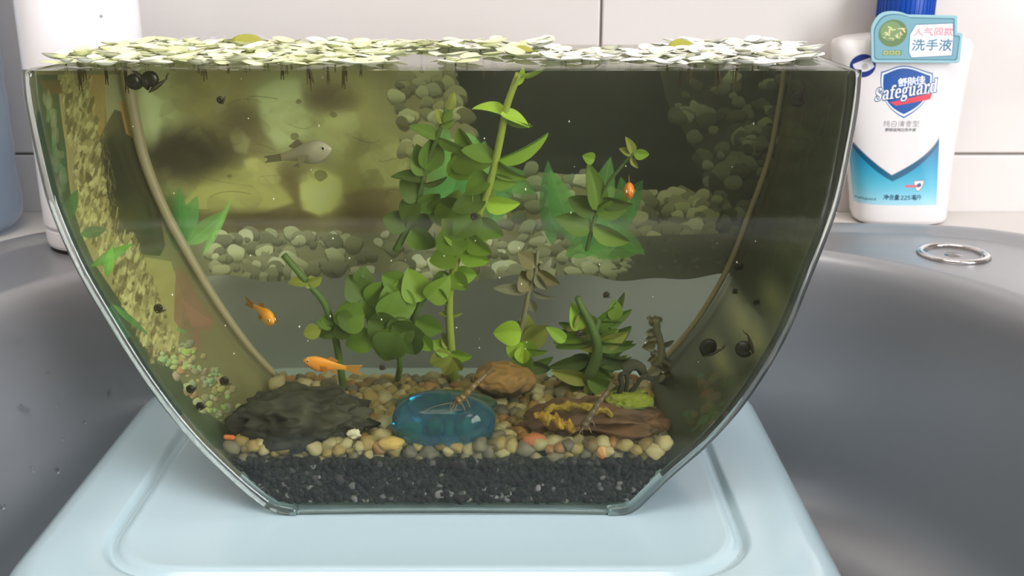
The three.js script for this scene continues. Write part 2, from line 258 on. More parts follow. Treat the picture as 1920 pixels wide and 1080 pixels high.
// ------------------------------------------------------------------ printed backdrop film round the back and the sides
{
  const film = thing('backdrop_film', 'printed aquarium backdrop of rocks, pebbles and leaves wrapped round the tank back', 'poster');
  const ZB = -T - GL - 0.0006;
  // back sheet, canvas coordinates from metres
  const bx0 = left[0][0] - 0.002, bx1 = right[0][0] + 0.002, by1 = YW + 0.0005, by0 = P(960, 520, ZB).y;
  const W = 1800, H = Math.round(W * (by1 - by0) / (bx1 - bx0));
  const [cv, c] = canvas(W, H);
  const S = W / (bx1 - bx0);
  const B = (px, py) => { const p = P(px, py, ZB); return [(p.x - bx0) * S, (by1 - p.y) * S]; };
  function blobPath(ctx, map, x, y, rx, ry, rot, jag, n) {
    const pts = []; const ph = rnd() * 9;
    for (let i = 0; i < n; i++) { const a = i / n * 2 * Math.PI, k = 1 + jag * (rnd() - 0.5) * 2, ex = Math.cos(a) * rx * k, ey = Math.sin(a) * ry * k; pts.push(map(x + ex * Math.cos(rot) - ey * Math.sin(rot), y + ex * Math.sin(rot) + ey * Math.cos(rot))); }
    ctx.beginPath();
    for (let i = 0; i < n; i++) { const a = pts[i], b = pts[(i + 1) % n], m = [(a[0] + b[0]) / 2, (a[1] + b[1]) / 2]; i ? ctx.quadraticCurveTo(a[0], a[1], m[0], m[1]) : ctx.moveTo(m[0], m[1]); }
    const a = pts[0], b = pts[1]; ctx.quadraticCurveTo(a[0], a[1], (a[0] + b[0]) / 2, (a[1] + b[1]) / 2); ctx.closePath();
    return pts;
  }
  function soft(ctx, map, x, y, rx, ry, col, a = 1, hard = 0.45) { // soft-edged patch of print
    const [X, Y] = map(x, y), [X2] = map(x + rx, y), [, Y2] = map(x, y + ry), r = Math.abs(X2 - X);
    ctx.save(); ctx.translate(X, Y); ctx.scale(1, Math.abs(Y2 - Y) / r);
    const g = ctx.createRadialGradient(0, 0, r * hard, 0, 0, r); g.addColorStop(0, rgb(...col, a)); g.addColorStop(1, rgb(...col, 0)); ctx.fillStyle = g; ctx.beginPath(); ctx.arc(0, 0, r, 0, 7); ctx.fill(); ctx.restore();
  }
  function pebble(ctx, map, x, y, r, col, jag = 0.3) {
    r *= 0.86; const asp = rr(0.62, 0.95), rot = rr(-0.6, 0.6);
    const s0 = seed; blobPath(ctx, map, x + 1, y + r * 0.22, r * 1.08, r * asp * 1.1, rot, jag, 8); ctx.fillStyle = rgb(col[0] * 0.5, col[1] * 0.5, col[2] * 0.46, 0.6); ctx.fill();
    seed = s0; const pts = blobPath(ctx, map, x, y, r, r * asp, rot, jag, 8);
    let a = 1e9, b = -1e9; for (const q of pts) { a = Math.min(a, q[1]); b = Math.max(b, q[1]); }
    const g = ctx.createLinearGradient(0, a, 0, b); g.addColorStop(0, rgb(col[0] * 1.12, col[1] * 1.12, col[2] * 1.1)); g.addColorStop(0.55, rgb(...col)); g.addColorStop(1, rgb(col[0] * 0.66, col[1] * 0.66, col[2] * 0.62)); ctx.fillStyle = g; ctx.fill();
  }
  function leafP(ctx, map, x, y, len, wid, ang, col, a = 1) {
    const ca = Math.cos(ang), sa = -Math.sin(ang), q = (u, v) => map(x + u * len * ca - v * wid * sa, y + u * len * sa + v * wid * ca);
    const [p0, p1, p2, p3, p4, p5] = [q(0, 0), q(0.25, 0.62), q(0.7, 0.5), q(1, 0), q(0.7, -0.5), q(0.25, -0.62)];
    ctx.beginPath(); ctx.moveTo(...p0); ctx.bezierCurveTo(...p1, ...p2, ...p3); ctx.bezierCurveTo(...p4, ...p5, ...p0); ctx.closePath();
    const g = ctx.createLinearGradient(...p1, ...p5); g.addColorStop(0, rgb(col[0] * 1.15, col[1] * 1.12, col[2] * 1.1, a)); g.addColorStop(1, rgb(col[0] * 0.8, col[1] * 0.82, col[2] * 0.8, a)); ctx.fillStyle = g; ctx.fill();
    ctx.strokeStyle = rgb(col[0] * 1.3, col[1] * 1.2, col[2] * 1.2, 0.35); ctx.lineWidth = 2; ctx.beginPath(); ctx.moveTo(...p0); ctx.lineTo(...p3); ctx.stroke();
  }
  reseed(77);
  c.fillStyle = rgb(112, 100, 66); c.fillRect(0, 0, W, H);
  // olive rocks
  for (const a of [[300, 230, 75, 150, [147, 148, 104]], [420, 190, 110, 80, [128, 112, 66]], [540, 215, 95, 110, [152, 150, 104]], [660, 210, 100, 100, [143, 132, 78]], [620, 180, 70, 42, [98, 80, 54]], [470, 250, 60, 60, [112, 95, 62]], [440, 240, 60, 50, [105, 85, 58]],
    [350, 295, 115, 75, [66, 52, 40]], [345, 290, 70, 45, [54, 42, 34]], [630, 250, 60, 70, [150, 145, 90]], [440, 350, 140, 60, [136, 124, 66]], [420, 365, 90, 40, [146, 134, 68]], [490, 320, 70, 36, [150, 138, 78]], [600, 365, 70, 62, [170, 163, 84]], [603, 370, 44, 42, [182, 175, 96]], [690, 330, 90, 80, [145, 134, 72]], [720, 270, 70, 60, [140, 132, 76]], [560, 345, 40, 60, [104, 84, 50]], [540, 400, 120, 40, [92, 72, 44]],
    [400, 425, 120, 34, [86, 68, 44]], [690, 410, 80, 40, [108, 84, 52]], [330, 400, 60, 60, [74, 92, 48]], [700, 380, 60, 30, [120, 98, 60]]]) soft(c, B, a[0], a[1], a[2], a[3], a[4], 0.95, 0.35);
  const rock = (pl, col, blur = 5) => { c.save(); c.filter = `blur(${blur}px)`; c.fillStyle = rgb(...col); c.beginPath(); pl.forEach((p, i) => i ? c.lineTo(...B(...p)) : c.moveTo(...B(...p))); c.closePath(); c.fill(); c.restore(); };
  rock([[262, 150], [300, 158], [304, 210], [298, 262], [270, 280], [258, 220]], [154, 156, 116], 7);
  rock([[482, 170], [520, 150], [560, 148], [566, 190], [550, 225], [580, 260], [520, 275], [490, 240]], [156, 154, 112], 6);
  rock([[430, 255], [445, 235], [470, 262], [462, 290], [440, 285]], [138, 126, 88], 3);
  rock([[400, 170], [428, 160], [424, 205], [408, 215], [396, 192]], [128, 114, 84], 3);
  rock([[608, 240], [622, 214], [664, 208], [674, 232], [668, 268], [650, 288], [622, 272]], [152, 144, 92], 3);
  rock([[340, 382], [380, 338], [425, 312], [480, 322], [530, 350], [552, 380], [500, 398], [400, 402]], [148, 136, 74], 4);
  rock([[455, 300], [480, 296], [528, 330], [520, 346], [478, 340]], [164, 150, 88], 3);
  rock([[560, 332], [592, 316], [640, 336], [636, 384], [602, 406], [566, 392]], [184, 176, 98], 6);
  rock([[668, 300], [700, 280], [748, 268], [766, 310], [752, 350], [690, 352]], [158, 148, 88], 4);
  rock([[640, 366], [700, 352], [760, 362], [740, 400], [660, 396]], [120, 98, 62], 6);
  for (let i = 0; i < 170; i++) { const x = rr(250, 760), y = rr(140, 430), k = rr(-22, 22); blobPath(c, B, x, y, rr(8, 34), rr(6, 22), rr(-1, 1), 0.3, 9); c.fillStyle = rgb(128 + k, 116 + k, 70 + k * 0.6, rr(0.1, 0.34)); c.fill(); }
  for (const a of [[350, 292, 120, 62, [46, 36, 28], 0.85], [620, 190, 62, 34, [80, 64, 44], 0.7], [455, 225, 50, 46, [84, 68, 46], 0.6], [540, 330, 30, 34, [92, 74, 44], 0.6], [470, 412, 150, 26, [70, 54, 34], 0.8], [690, 405, 70, 30, [92, 70, 44], 0.6], [530, 205, 46, 52, [168, 168, 122], 0.6], [604, 368, 44, 36, [198, 190, 110], 0.75], [440, 362, 90, 26, [164, 152, 84], 0.6], [275, 220, 28, 70, [166, 170, 128], 0.6], [640, 226, 40, 24, [164, 156, 102], 0.6]]) soft(c, B, ...a, 0.25);
  for (let i = 0; i < 26; i++) { const x = rr(270, 740), y = rr(150, 420); c.strokeStyle = rgb(70, 56, 34, rr(0.15, 0.5)); c.lineWidth = rr(1, 3); c.beginPath(); c.moveTo(...B(x, y)); c.quadraticCurveTo(...B(x + rr(-20, 50), y + rr(-25, 25)), ...B(x + rr(20, 80), y + rr(-18, 18))); c.stroke(); }
  for (const [x, y, r] of [[600, 330, 13], [412, 250, 10], [552, 255, 9], [430, 330, 5], [560, 190, 6], [625, 215, 7]]) { blobPath(c, B, x, y, r, r * 0.8, 0, 0.2, 8); c.fillStyle = rgb(96, 86, 46, 0.7); c.fill(); }
  // dark hollow
  c.fillStyle = rgb(18, 24, 25); c.beginPath(); [[846, 128], [1236, 128], [1250, 190], [1290, 260], [1330, 320], [1345, 372], [1270, 372], [1190, 368], [1100, 330], [980, 320], [930, 300], [890, 262], [868, 210]].forEach((p, i) => i ? c.lineTo(...B(...p)) : c.moveTo(...B(...p))); c.closePath(); c.fill();
  c.fillStyle = rgb(52, 54, 42); c.beginPath(); [[1236, 128], [1560, 128], [1560, 450], [1260, 450], [1345, 372], [1330, 320], [1290, 260], [1250, 190]].forEach((p, i) => i ? c.lineTo(...B(...p)) : c.moveTo(...B(...p))); c.closePath(); c.fill();
  soft(c, B, 1060, 190, 190, 70, [26, 27, 24], 0.8); soft(c, B, 1110, 230, 130, 80, [15, 22, 24], 0.9);
  // pebbles
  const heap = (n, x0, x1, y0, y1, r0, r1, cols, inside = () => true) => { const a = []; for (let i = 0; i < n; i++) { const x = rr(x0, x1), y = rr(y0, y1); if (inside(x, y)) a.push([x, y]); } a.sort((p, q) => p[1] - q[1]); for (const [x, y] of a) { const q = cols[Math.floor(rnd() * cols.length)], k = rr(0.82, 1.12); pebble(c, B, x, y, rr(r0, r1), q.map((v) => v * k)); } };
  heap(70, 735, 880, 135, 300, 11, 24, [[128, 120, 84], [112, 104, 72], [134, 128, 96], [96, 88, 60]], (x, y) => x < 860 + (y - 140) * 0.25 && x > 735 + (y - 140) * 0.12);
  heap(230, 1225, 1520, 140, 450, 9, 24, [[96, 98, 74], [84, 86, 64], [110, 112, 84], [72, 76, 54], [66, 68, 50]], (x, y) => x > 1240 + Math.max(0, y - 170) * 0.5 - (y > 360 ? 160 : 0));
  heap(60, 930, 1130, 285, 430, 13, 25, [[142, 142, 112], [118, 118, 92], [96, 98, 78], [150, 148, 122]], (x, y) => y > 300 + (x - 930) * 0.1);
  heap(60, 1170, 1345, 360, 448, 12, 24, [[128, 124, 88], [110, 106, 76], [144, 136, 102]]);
  // lower band of pebbles, ground painted paler for the front pane's reflection
  c.fillStyle = rgb(112, 103, 82); c.beginPath(); [[240, 440], [760, 436], [1150, 444], [1150, 560], [240, 560]].forEach((p, i) => i ? c.lineTo(...B(...p)) : c.moveTo(...B(...p))); c.fill();
  c.fillStyle = rgb(92, 86, 78); c.beginPath(); [[1130, 446], [1540, 430], [1540, 560], [1130, 560]].forEach((p, i) => i ? c.lineTo(...B(...p)) : c.moveTo(...B(...p))); c.fill();
  soft(c, B, 1330, 485, 150, 36, [84, 80, 78], 0.9);
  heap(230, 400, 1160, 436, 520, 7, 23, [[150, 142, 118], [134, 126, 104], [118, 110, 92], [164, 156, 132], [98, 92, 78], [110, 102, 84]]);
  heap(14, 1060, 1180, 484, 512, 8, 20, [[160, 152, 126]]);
  for (let i = 0; i < 120; i++) { const x = rr(1150, 1500), y = rr(446, 515); blobPath(c, B, x, y, rr(2, 7), rr(2, 5), 0, 0.3, 6); const k = rr(-14, 18); c.fillStyle = rgb(92 + k, 86 + k, 80 + k, 0.7); c.fill(); }
  // printed leaves
  const gr = [[84, 146, 62], [70, 132, 66], [100, 160, 70], [60, 118, 54], [108, 166, 78]];
  for (const a of [[850, 380, 120, 66, 1.9, 0], [880, 370, 110, 70, 1.3, 2], [800, 380, 90, 70, 0.5, 1], [840, 330, 90, 56, 1.1, 4], [900, 350, 90, 60, 0.3, 1], [940, 400, 96, 56, 2.4, 1], [880, 430, 110, 60, 1.7, 3], [820, 300, 70, 50, 1.4, 0], [900, 300, 66, 46, 2.2, 4], [930, 330, 80, 44, -0.4, 0], [780, 400, 60, 44, 1.0, 3], [920, 420, 90, 50, 1.2, 1], [850, 420, 80, 60, 0.8, 1],
    [1035, 460, 160, 46, 1.62, 1], [1080, 460, 150, 60, 1.9, 0], [1110, 450, 160, 56, 1.35, 2], [1130, 455, 140, 60, 1.0, 1], [1090, 430, 120, 46, 0.6, 3], [1060, 480, 120, 56, 0.5, 0], [1100, 480, 110, 60, 1.2, 1], [1080, 400, 90, 50, -0.5, 2], [1140, 420, 90, 40, -0.7, 4], [1180, 420, 90, 40, 1.75, 0], [1090, 470, 120, 40, 0.0, 2],
    [330, 470, 110, 46, 1.2, 1], [350, 460, 100, 40, 0.7, 2], [340, 480, 130, 36, 1.6, 3], [380, 480, 120, 18, 1.1, 4]]) leafP(c, B, a[0], a[1], a[2], a[3], a[4], gr[a[5]], 0.72);
  const ink = (ctx, w, h, k) => { const d = ctx.getImageData(0, 0, w, h), a = d.data; for (let i = 0; i < a.length; i += 4) for (let j = 0; j < 3; j++) { const l = (a[i] + a[i + 1] + a[i + 2]) / 3, v = a[i + j]; a[i + j] = Math.min(240, (v + (l - v) * 0.22 + (j === 2 ? 5 : 0)) * k); } ctx.putImageData(d, 0, 0); };   // a well inked, bright print
  ink(c, W, H, 1.48);
  // wavy lower edge of the sheet: the mesh follows it
  const mat = std(0xffffff, 0.45, { map: tex(cv) });
  const low = (x) => by0 + 0.0014 * Math.sin(x * 60) + 0.0009 * Math.sin(x * 155 + 1);
  const backG = gridGeo(120, 6, (u, v) => { const y = lerp(low(lerp(bx0, bx1, u)), by1, v), x0 = sideX(left, y) - 0.0012, x1 = sideX(right, y) + 0.0012; const x = lerp(x0, x1, u); return [x, y, ZB]; });
  const front = (g) => { const uv = g.attributes.uv, p = g.attributes.position; for (let i = 0; i < uv.count; i++) uv.setXY(i, (p.getX(i) - bx0) / (bx1 - bx0), (p.getY(i) - by0) / (by1 - by0)); return g; };
  const thick = (g, dz) => { const b = g.clone(); b.translate(0, 0, dz); return b; };
  mesh('back_sheet', front(backG), mat, film);
  mesh('sheet_backing', thick(backG, -0.0004), std(0xd9d9d6, 0.7), film);

  // side sheets: unrolled along the profile (v) and the depth (u); print approximates side glass reflections
  for (const side of [0, 1]) {
    const pts = offset(side ? right : left, 0.0007, side ? 1 : -1), last = Math.min(NP - 1, pts.findIndex((p) => p[1] < 0.0185));
    const arc = [0]; for (let i = 1; i <= NP; i++) arc.push(arc[i - 1] + Math.hypot(pts[i][0] - pts[i - 1][0], pts[i][1] - pts[i - 1][1]));
    const z0 = -0.0035, z1 = ZB - 0.0002, len = arc[last], w = 900, h = Math.round(w * len / (z0 - z1) / 1.6), [sc, k] = canvas(w, h);
    const Sx = w / (z0 - z1), Sy = h / len;
    const inside = side ? rightIn : leftIn;
    const map = (px, py) => {                             // where the sight line meets the side sheet
      const d = ray(px, py); let t0 = (z0 - CAM.z) / d.z, t1 = (z1 - CAM.z) / d.z * 1.3, best = t0;
      const f = (t) => { const q = d.clone().multiplyScalar(t).add(CAM), sx = sideX(pts, q.y); return side ? sx - q.x : q.x - sx; };
      let lo = t0 * 0.8, hi = t1; const slo = f(lo) ; for (let i = 0; i < 40; i++) { best = (lo + hi) / 2; (Math.sign(f(best)) === Math.sign(slo)) ? lo = best : hi = best; }
      // solved for the depth at which the profile is met
      const q = d.multiplyScalar(best).add(CAM); let v = 0; for (let i = 0; i < NP; i++) if (pts[i][1] >= q.y && pts[i + 1][1] <= q.y) { v = lerp(arc[i], arc[i + 1], (pts[i][1] - q.y) / Math.max(1e-9, pts[i][1] - pts[i + 1][1])); break; }
      return [(z0 - q.z) * Sx, v * Sy];
    };
    if (!side) {
      reseed(5);
      k.fillStyle = rgb(116, 104, 68); k.fillRect(0, 0, w, h);
      const U = (u, v) => [u * w, v * h];
      const fillU = (pl, col) => { k.fillStyle = col; k.beginPath(); pl.forEach((p, i) => i ? k.lineTo(...U(...p)) : k.moveTo(...U(...p))); k.closePath(); k.fill(); };
      const curveP = (pl, col, lw) => { k.strokeStyle = col; k.lineWidth = lw; k.lineCap = 'round'; k.beginPath(); pl.forEach((p, i) => i ? k.lineTo(...map(...p)) : k.moveTo(...map(...p))); k.stroke(); };
      const poly = (pl, col) => { k.fillStyle = col; k.beginPath(); pl.forEach((p, i) => i ? k.lineTo(...map(...p)) : k.moveTo(...map(...p))); k.closePath(); k.fill(); };
      poly([[60, 140], [112, 140], [120, 240], [140, 380], [180, 470], [270, 620], [360, 740], [330, 790], [200, 600], [100, 400]], rgb(52, 70, 44));
      poly([[108, 140], [200, 140], [190, 260], [192, 360], [225, 450], [300, 560], [330, 640], [322, 690], [250, 600], [175, 490], [140, 400], [124, 280]], rgb(150, 130, 84));
      poly([[262, 640], [300, 660], [350, 740], [440, 810], [470, 850], [400, 840], [340, 780]], rgb(58, 70, 50));
      poly([[160, 140], [200, 140], [196, 240], [180, 330], [170, 240]], rgb(168, 120, 66));
      poly([[196, 140], [262, 140], [262, 220], [240, 250], [200, 230]], rgb(150, 142, 112));
      poly([[190, 250], [215, 205], [240, 215], [270, 300], [300, 400], [310, 460], [300, 480], [250, 475], [215, 440], [186, 370], [178, 300]], rgb(52, 42, 30));
      poly([[196, 270], [225, 230], [250, 260], [280, 360], [290, 440], [250, 440], [205, 380]], rgb(28, 24, 18));
      poly([[170, 445], [250, 478], [320, 490], [345, 560], [335, 640], [325, 670], [285, 620], [225, 550]], rgb(158, 142, 84));
      poly([[225, 190], [246, 190], [256, 225], [252, 262], [236, 250], [228, 215]], rgb(190, 124, 52));
      poly([[74, 150], [130, 150], [136, 170], [90, 180]], rgb(98, 70, 34));
      for (let i = 0; i < 1700; i++) { const t = rnd(), onLow = rnd() < 0.55; let x, y; if (onLow) { y = rr(440, 670); x = lerp(175, 300, (y - 440) / 230) + rr(-10, 80) * (1 - 0.4 * (y - 440) / 230); } else { y = rr(140, 445); x = lerp(120, 168, (y - 140) / 300) + rr(-8, 62); } const q = rr(-40, 40); curveP([[x, y], [x + rr(-5, 8), y + rr(6, 22)]], rgb(150 + q, 128 + q * 0.9, 78 + q * 0.7, rr(0.25, 0.7)), rr(1.5, 5)); }
      for (let i = 0; i < 200; i++) { const y = rr(200, 440), x = lerp(172, 196, rnd()) - (y < 250 ? -10 : 0) + (y > 380 ? (y - 380) * 0.5 : 0); curveP([[x, y], [x + rr(-4, 6), y + rr(6, 20)]], rgb(150 + rr(-30, 30), 94 + rr(-20, 20), 50, rr(0.2, 0.6)), rr(1.5, 4)); }
      for (let i = 0; i < 1500; i++) { const onLow = rnd() < 0.6; let x, y; if (onLow) { y = rr(440, 675); x = lerp(172, 290, (y - 440) / 235) + rr(-6, 78) * (1 - 0.35 * (y - 440) / 235); } else { y = rr(142, 446); x = lerp(116, 158, (y - 140) / 300) + rr(-4, 52); } const v = rnd(), q = v < 0.4 ? rr(30, 60) : v < 0.7 ? rr(-70, -40) : rr(-20, 20); blobPath(k, map, x, y, rr(2, 5.5), rr(4, 13), 0.25, 0.35, 7); k.fillStyle = rgb(150 + q, 132 + q, 88 + q * 0.8, rr(0.35, 0.8)); k.fill(); }
      for (const a of [[170, 500, 90, 24, 0.5, [72, 150, 40]], [200, 520, 60, 22, 1.4, [90, 170, 50]], [120, 420, 70, 30, 1.2, [48, 96, 52]], [110, 330, 60, 22, 1.4, [44, 78, 44]], [190, 570, 100, 18, -0.9, [66, 128, 66]], [330, 620, 60, 26, 0.4, [84, 128, 62]], [210, 570, 90, 14, -0.7, [80, 150, 70]], [330, 470, 60, 26, 1.6, [70, 110, 56]], [150, 440, 50, 26, 0.2, [60, 112, 66]]]) leafP(k, map, ...a, 0.85);
      poly([[330, 500], [352, 520], [372, 560], [402, 600], [394, 622], [376, 616], [378, 662], [362, 640], [352, 620], [336, 615], [326, 600]], rgb(136, 84, 70, 0.8)); poly([[340, 560], [400, 604], [384, 610], [360, 612]], rgb(160, 96, 80, 0.6));
      for (let i = 0; i < 110; i++) { const y = rr(640, 790), x = lerp(310, 430, (y - 640) / 150) + rr(-36, 56); pebble(k, map, x, y, rr(4, 11), [158 + rr(-30, 30), 150 + rr(-30, 30), 110 + rr(-24, 24)], 0.25); }
      for (let i = 0; i < 40; i++) { const y = rr(180, 360), x = lerp(76, 120, (y - 150) / 250) + rr(0, 14); blobPath(k, map, x, y, rr(3, 7), rr(8, 20), 0, 0.3, 7); k.fillStyle = rgb(120 + rr(-30, 30), 128 + rr(-20, 20), 104, 0.5); k.fill(); }
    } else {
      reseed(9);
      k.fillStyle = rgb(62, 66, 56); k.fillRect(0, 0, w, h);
      for (const a of [[1470, 230, 46, 110, [120, 100, 66]], [1540, 250, 34, 120, [52, 56, 54]], [1500, 330, 40, 90, [44, 46, 38]], [1440, 500, 50, 46, [58, 64, 54]], [1390, 600, 90, 80, [170, 160, 118]], [1350, 670, 80, 60, [156, 150, 106]], [1330, 750, 60, 40, [96, 100, 66]], [1450, 560, 60, 70, [150, 142, 108]], [1420, 640, 50, 60, [160, 150, 110]]]) soft(k, map, a[0], a[1], a[2], a[3], a[4], 0.9, 0.2);  // lower pale patches paint in the side glass's internal reflection
      for (let i = 0; i < 60; i++) { const y = rr(160, 520), x = lerp(1560, 1440, (y - 160) / 360) + rr(-40, 30); k.strokeStyle = rgb(120 + rr(-40, 30), 124 + rr(-40, 30), 110 + rr(-40, 30), rr(0.1, 0.4)); k.lineWidth = rr(2, 8); k.beginPath(); k.moveTo(...map(x, y)); k.lineTo(...map(x - rr(4, 16), y + rr(20, 60))); k.stroke(); }  // pale streaks: reflections down the side glass, painted into the print
      for (let i = 0; i < 40; i++) { const y = rr(700, 800), x = rr(1290, 1370); blobPath(k, map, x, y, rr(5, 16), rr(4, 9), -0.8, 0.3, 7); k.fillStyle = rgb(120 + rr(-60, 20), 116 + rr(-60, 20), 88 + rr(-40, 20), 0.6); k.fill(); }
    }
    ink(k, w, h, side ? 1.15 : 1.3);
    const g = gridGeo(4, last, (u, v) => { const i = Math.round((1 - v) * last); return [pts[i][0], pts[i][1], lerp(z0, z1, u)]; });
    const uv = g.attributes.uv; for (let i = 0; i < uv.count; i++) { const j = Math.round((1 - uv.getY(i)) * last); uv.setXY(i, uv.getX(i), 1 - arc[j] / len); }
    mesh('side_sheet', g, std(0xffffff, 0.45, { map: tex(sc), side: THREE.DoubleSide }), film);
  }
}

// ------------------------------------------------------------------ black soil and gravel
{
  const soil = new THREE.Group(); soil.name = 'black_soil'; scene.add(soil); tag(soil, 'layer of black aquarium soil grains along the tank bottom', 'soil', null, 'stuff');
  const li = offset(left, GS + 0.0005, 1).filter((p) => p[1] < SOILTOP && p[1] > 0.003), ri = offset(right, GS + 0.0005, -1).filter((p) => p[1] < SOILTOP && p[1] > 0.003);
  const lx = sideX(leftIn, SOILTOP) + 0.0008, rx = sideX(rightIn, SOILTOP) - 0.0008;
  const s = new THREE.Shape(); s.moveTo(lx, SOILTOP); li.forEach((p) => s.lineTo(...p)); s.lineTo(li[li.length - 1][0] + 0.002, 0.003); s.lineTo(ri[ri.length - 1][0] - 0.002, 0.003);[...ri].reverse().forEach((p) => s.lineTo(...p)); s.lineTo(rx, SOILTOP); s.closePath();
  const g = new THREE.ExtrudeGeometry(s, { depth: T - GL - 0.0032, bevelEnabled: false }); g.translate(0, 0, -T + 0.001);
  mesh('soil_bed', g, std(0x0c0c0d, 0.95), soil);
  reseed(31);
  const grain = bumpy(new THREE.IcosahedronGeometry(1, 1), (v) => { v.multiplyScalar(1 + 0.35 * N(v.x * 1.7 + 3, v.y * 1.7, v.z * 1.7)); });
  const n = 5200, im = sh(new THREE.InstancedMesh(grain, std(0xffffff, 0.85), n)); im.name = 'soil_grains';
  const m = new THREE.Matrix4(), q = new THREE.Quaternion(), e = new THREE.Euler(), col = C(0);
  for (let i = 0; i < n; i++) {
    const frontFace = i < 4200, y = rr(0.0042, SOILTOP + 0.0015), z = frontFace ? -GL - 0.0012 - rnd() * 0.002 : rr(-T + 0.004, -GL - 0.003);
    const yy = frontFace ? y : SOILTOP + rr(-0.001, 0.0012), x = rr(sideX(leftIn, yy) + 0.0012, sideX(rightIn, yy) - 0.0012), r = rr(0.0009, 0.0019) * (rnd() < 0.06 ? 1.4 : 1);
    m.compose(V(x, yy, z), q.setFromEuler(e.set(rnd() * 6, rnd() * 6, rnd() * 6)), V(r, r * rr(0.7, 1), r)); im.setMatrixAt(i, m);
    const k = rnd(), low = clamp(1 - (y - 0.006) / 0.008, 0, 1), L = (k < 0.9 - 0.05 * low ? rr(0.003, 0.011) : k < 0.98 - 0.1 * low ? rr(0.018, 0.045) : rr(0.08, 0.15)) * (1 + 0.5 * low);
    im.setColorAt(i, col.setRGB(L * 1.06, L, L * 0.92));
  }
  soil.add(im);
}
const pebbleGeo = []; reseed(63);
for (let k = 0; k < 7; k++) { const o = rr(0, 50); pebbleGeo.push(bumpy(new THREE.IcosahedronGeometry(1, 2), (v) => { const s = 1 + 0.34 * N(v.x * 1.1 + o, v.y * 1.1, v.z * 1.1) + 0.12 * N(v.x * 2.6, v.y * 2.6 + o, v.z * 2.6); v.multiplyScalar(s); v.y *= 0.74; v.z *= 0.88; })); }
const pebbleMats = [0x9c8c58, 0x8e7c46, 0xa89c74, 0x847a54, 0x6e6854, 0x98824c, 0xaea27a, 0x766238, 0x605c50, 0x926c40, 0x9e946c].map((c) => std(c, 0.55));
const rocksClear = [];                                    // [x, z, rx, rz] footprints, filled before the gravel is strewn
{
  rocksClear.push([P(570, 800, -0.025).x, -0.026, 0.026, 0.018], [P(838, 800, -0.019).x, -0.02, 0.0185, 0.0115], [P(1115, 800, -0.026).x, -0.027, 0.027, 0.013]);
  reseed(101);
  const list = [];
  // front rows seen through the pane, then the bed
  for (let i = 0; i < 9000; i++) {
    const row = i < 2600 ? 0 : 1, z = row ? -0.012 - (T - 0.016) * rnd() : rr(-0.0102, -0.0072), y = row ? gravelY(z) + rr(-0.001, 0.0012) : rr(0.0185, 0.0285);
    const x = rr(sideX(leftIn, y) + (row ? 0.005 : 0.0034), sideX(rightIn, y) - (row ? 0.005 : 0.0034)), r = row ? rr(0.003, 0.0048) : rr(0.0026, 0.0044);
    if (rocksClear.some(([cx, cz, a, b]) => ((x - cx) / a) ** 2 + ((z - cz) / b) ** 2 < 0.8)) continue;
    if (list.some((p) => (p[0] - x) ** 2 + (p[1] - y) ** 2 * 1.6 + (p[2] - z) ** 2 < ((p[3] + r) * (row ? 0.6 : 0.64)) ** 2)) continue;
    list.push([x, y, z, r]);
  }
  list.sort((a, b) => b[2] + b[3] * 2 - (a[2] + a[3] * 2));
  const stuff = new Map();
  list.forEach(([x, y, z, r], i) => {
    const gi = Math.floor(rnd() * 7), dull = z > -0.013 && y < 0.0235, mi = dull ? [3, 4, 8, 8, 4][Math.floor(rnd() * 5)] : Math.floor(rnd() * 11), rot = [rr(-0.5, 0.5), rnd() * 6.28, rr(-0.5, 0.5)];
    if (i < 290) {
      const o = mesh(numbered('gravel_pebble'), pebbleGeo[gi], pebbleMats[mi], scene); o.position.set(x, y, z); o.rotation.set(...rot); o.scale.setScalar(r);
      const hue = ['tan', 'ochre', 'cream', 'dull khaki', 'grey', 'golden tan', 'cream', 'dark ochre', 'grey', 'orange brown', 'pale khaki'][mi], place = z > -0.013 ? 'in the front row along the glass' : 'in the gravel bed around the stones';
      tag(o, `small ${hue} gravel pebble ${place}`, 'pebble', `${hue} pebbles ${place}`);
    } else { const key = gi; if (!stuff.has(key)) stuff.set(key, []); stuff.get(key).push([x, y, z, r, mi, rot]); }
  });
  const bed = new THREE.Group(); bed.name = 'tan_gravel'; scene.add(bed); tag(bed, 'bed of small tan gravel behind the stones in the tank', 'gravel', null, 'stuff');
  const m = new THREE.Matrix4(), q = new THREE.Quaternion(), e = new THREE.Euler(), white = std(0xffffff, 0.6);
  for (const [gi, a] of stuff) { const im = sh(new THREE.InstancedMesh(pebbleGeo[gi], white, a.length)); im.name = 'gravel_bed'; a.forEach(([x, y, z, r, mi, rot], i) => { im.setMatrixAt(i, m.compose(V(x, y, z), q.setFromEuler(e.set(...rot)), V(r, r, r))); im.setColorAt(i, pebbleMats[mi].color); }); bed.add(im); }
}

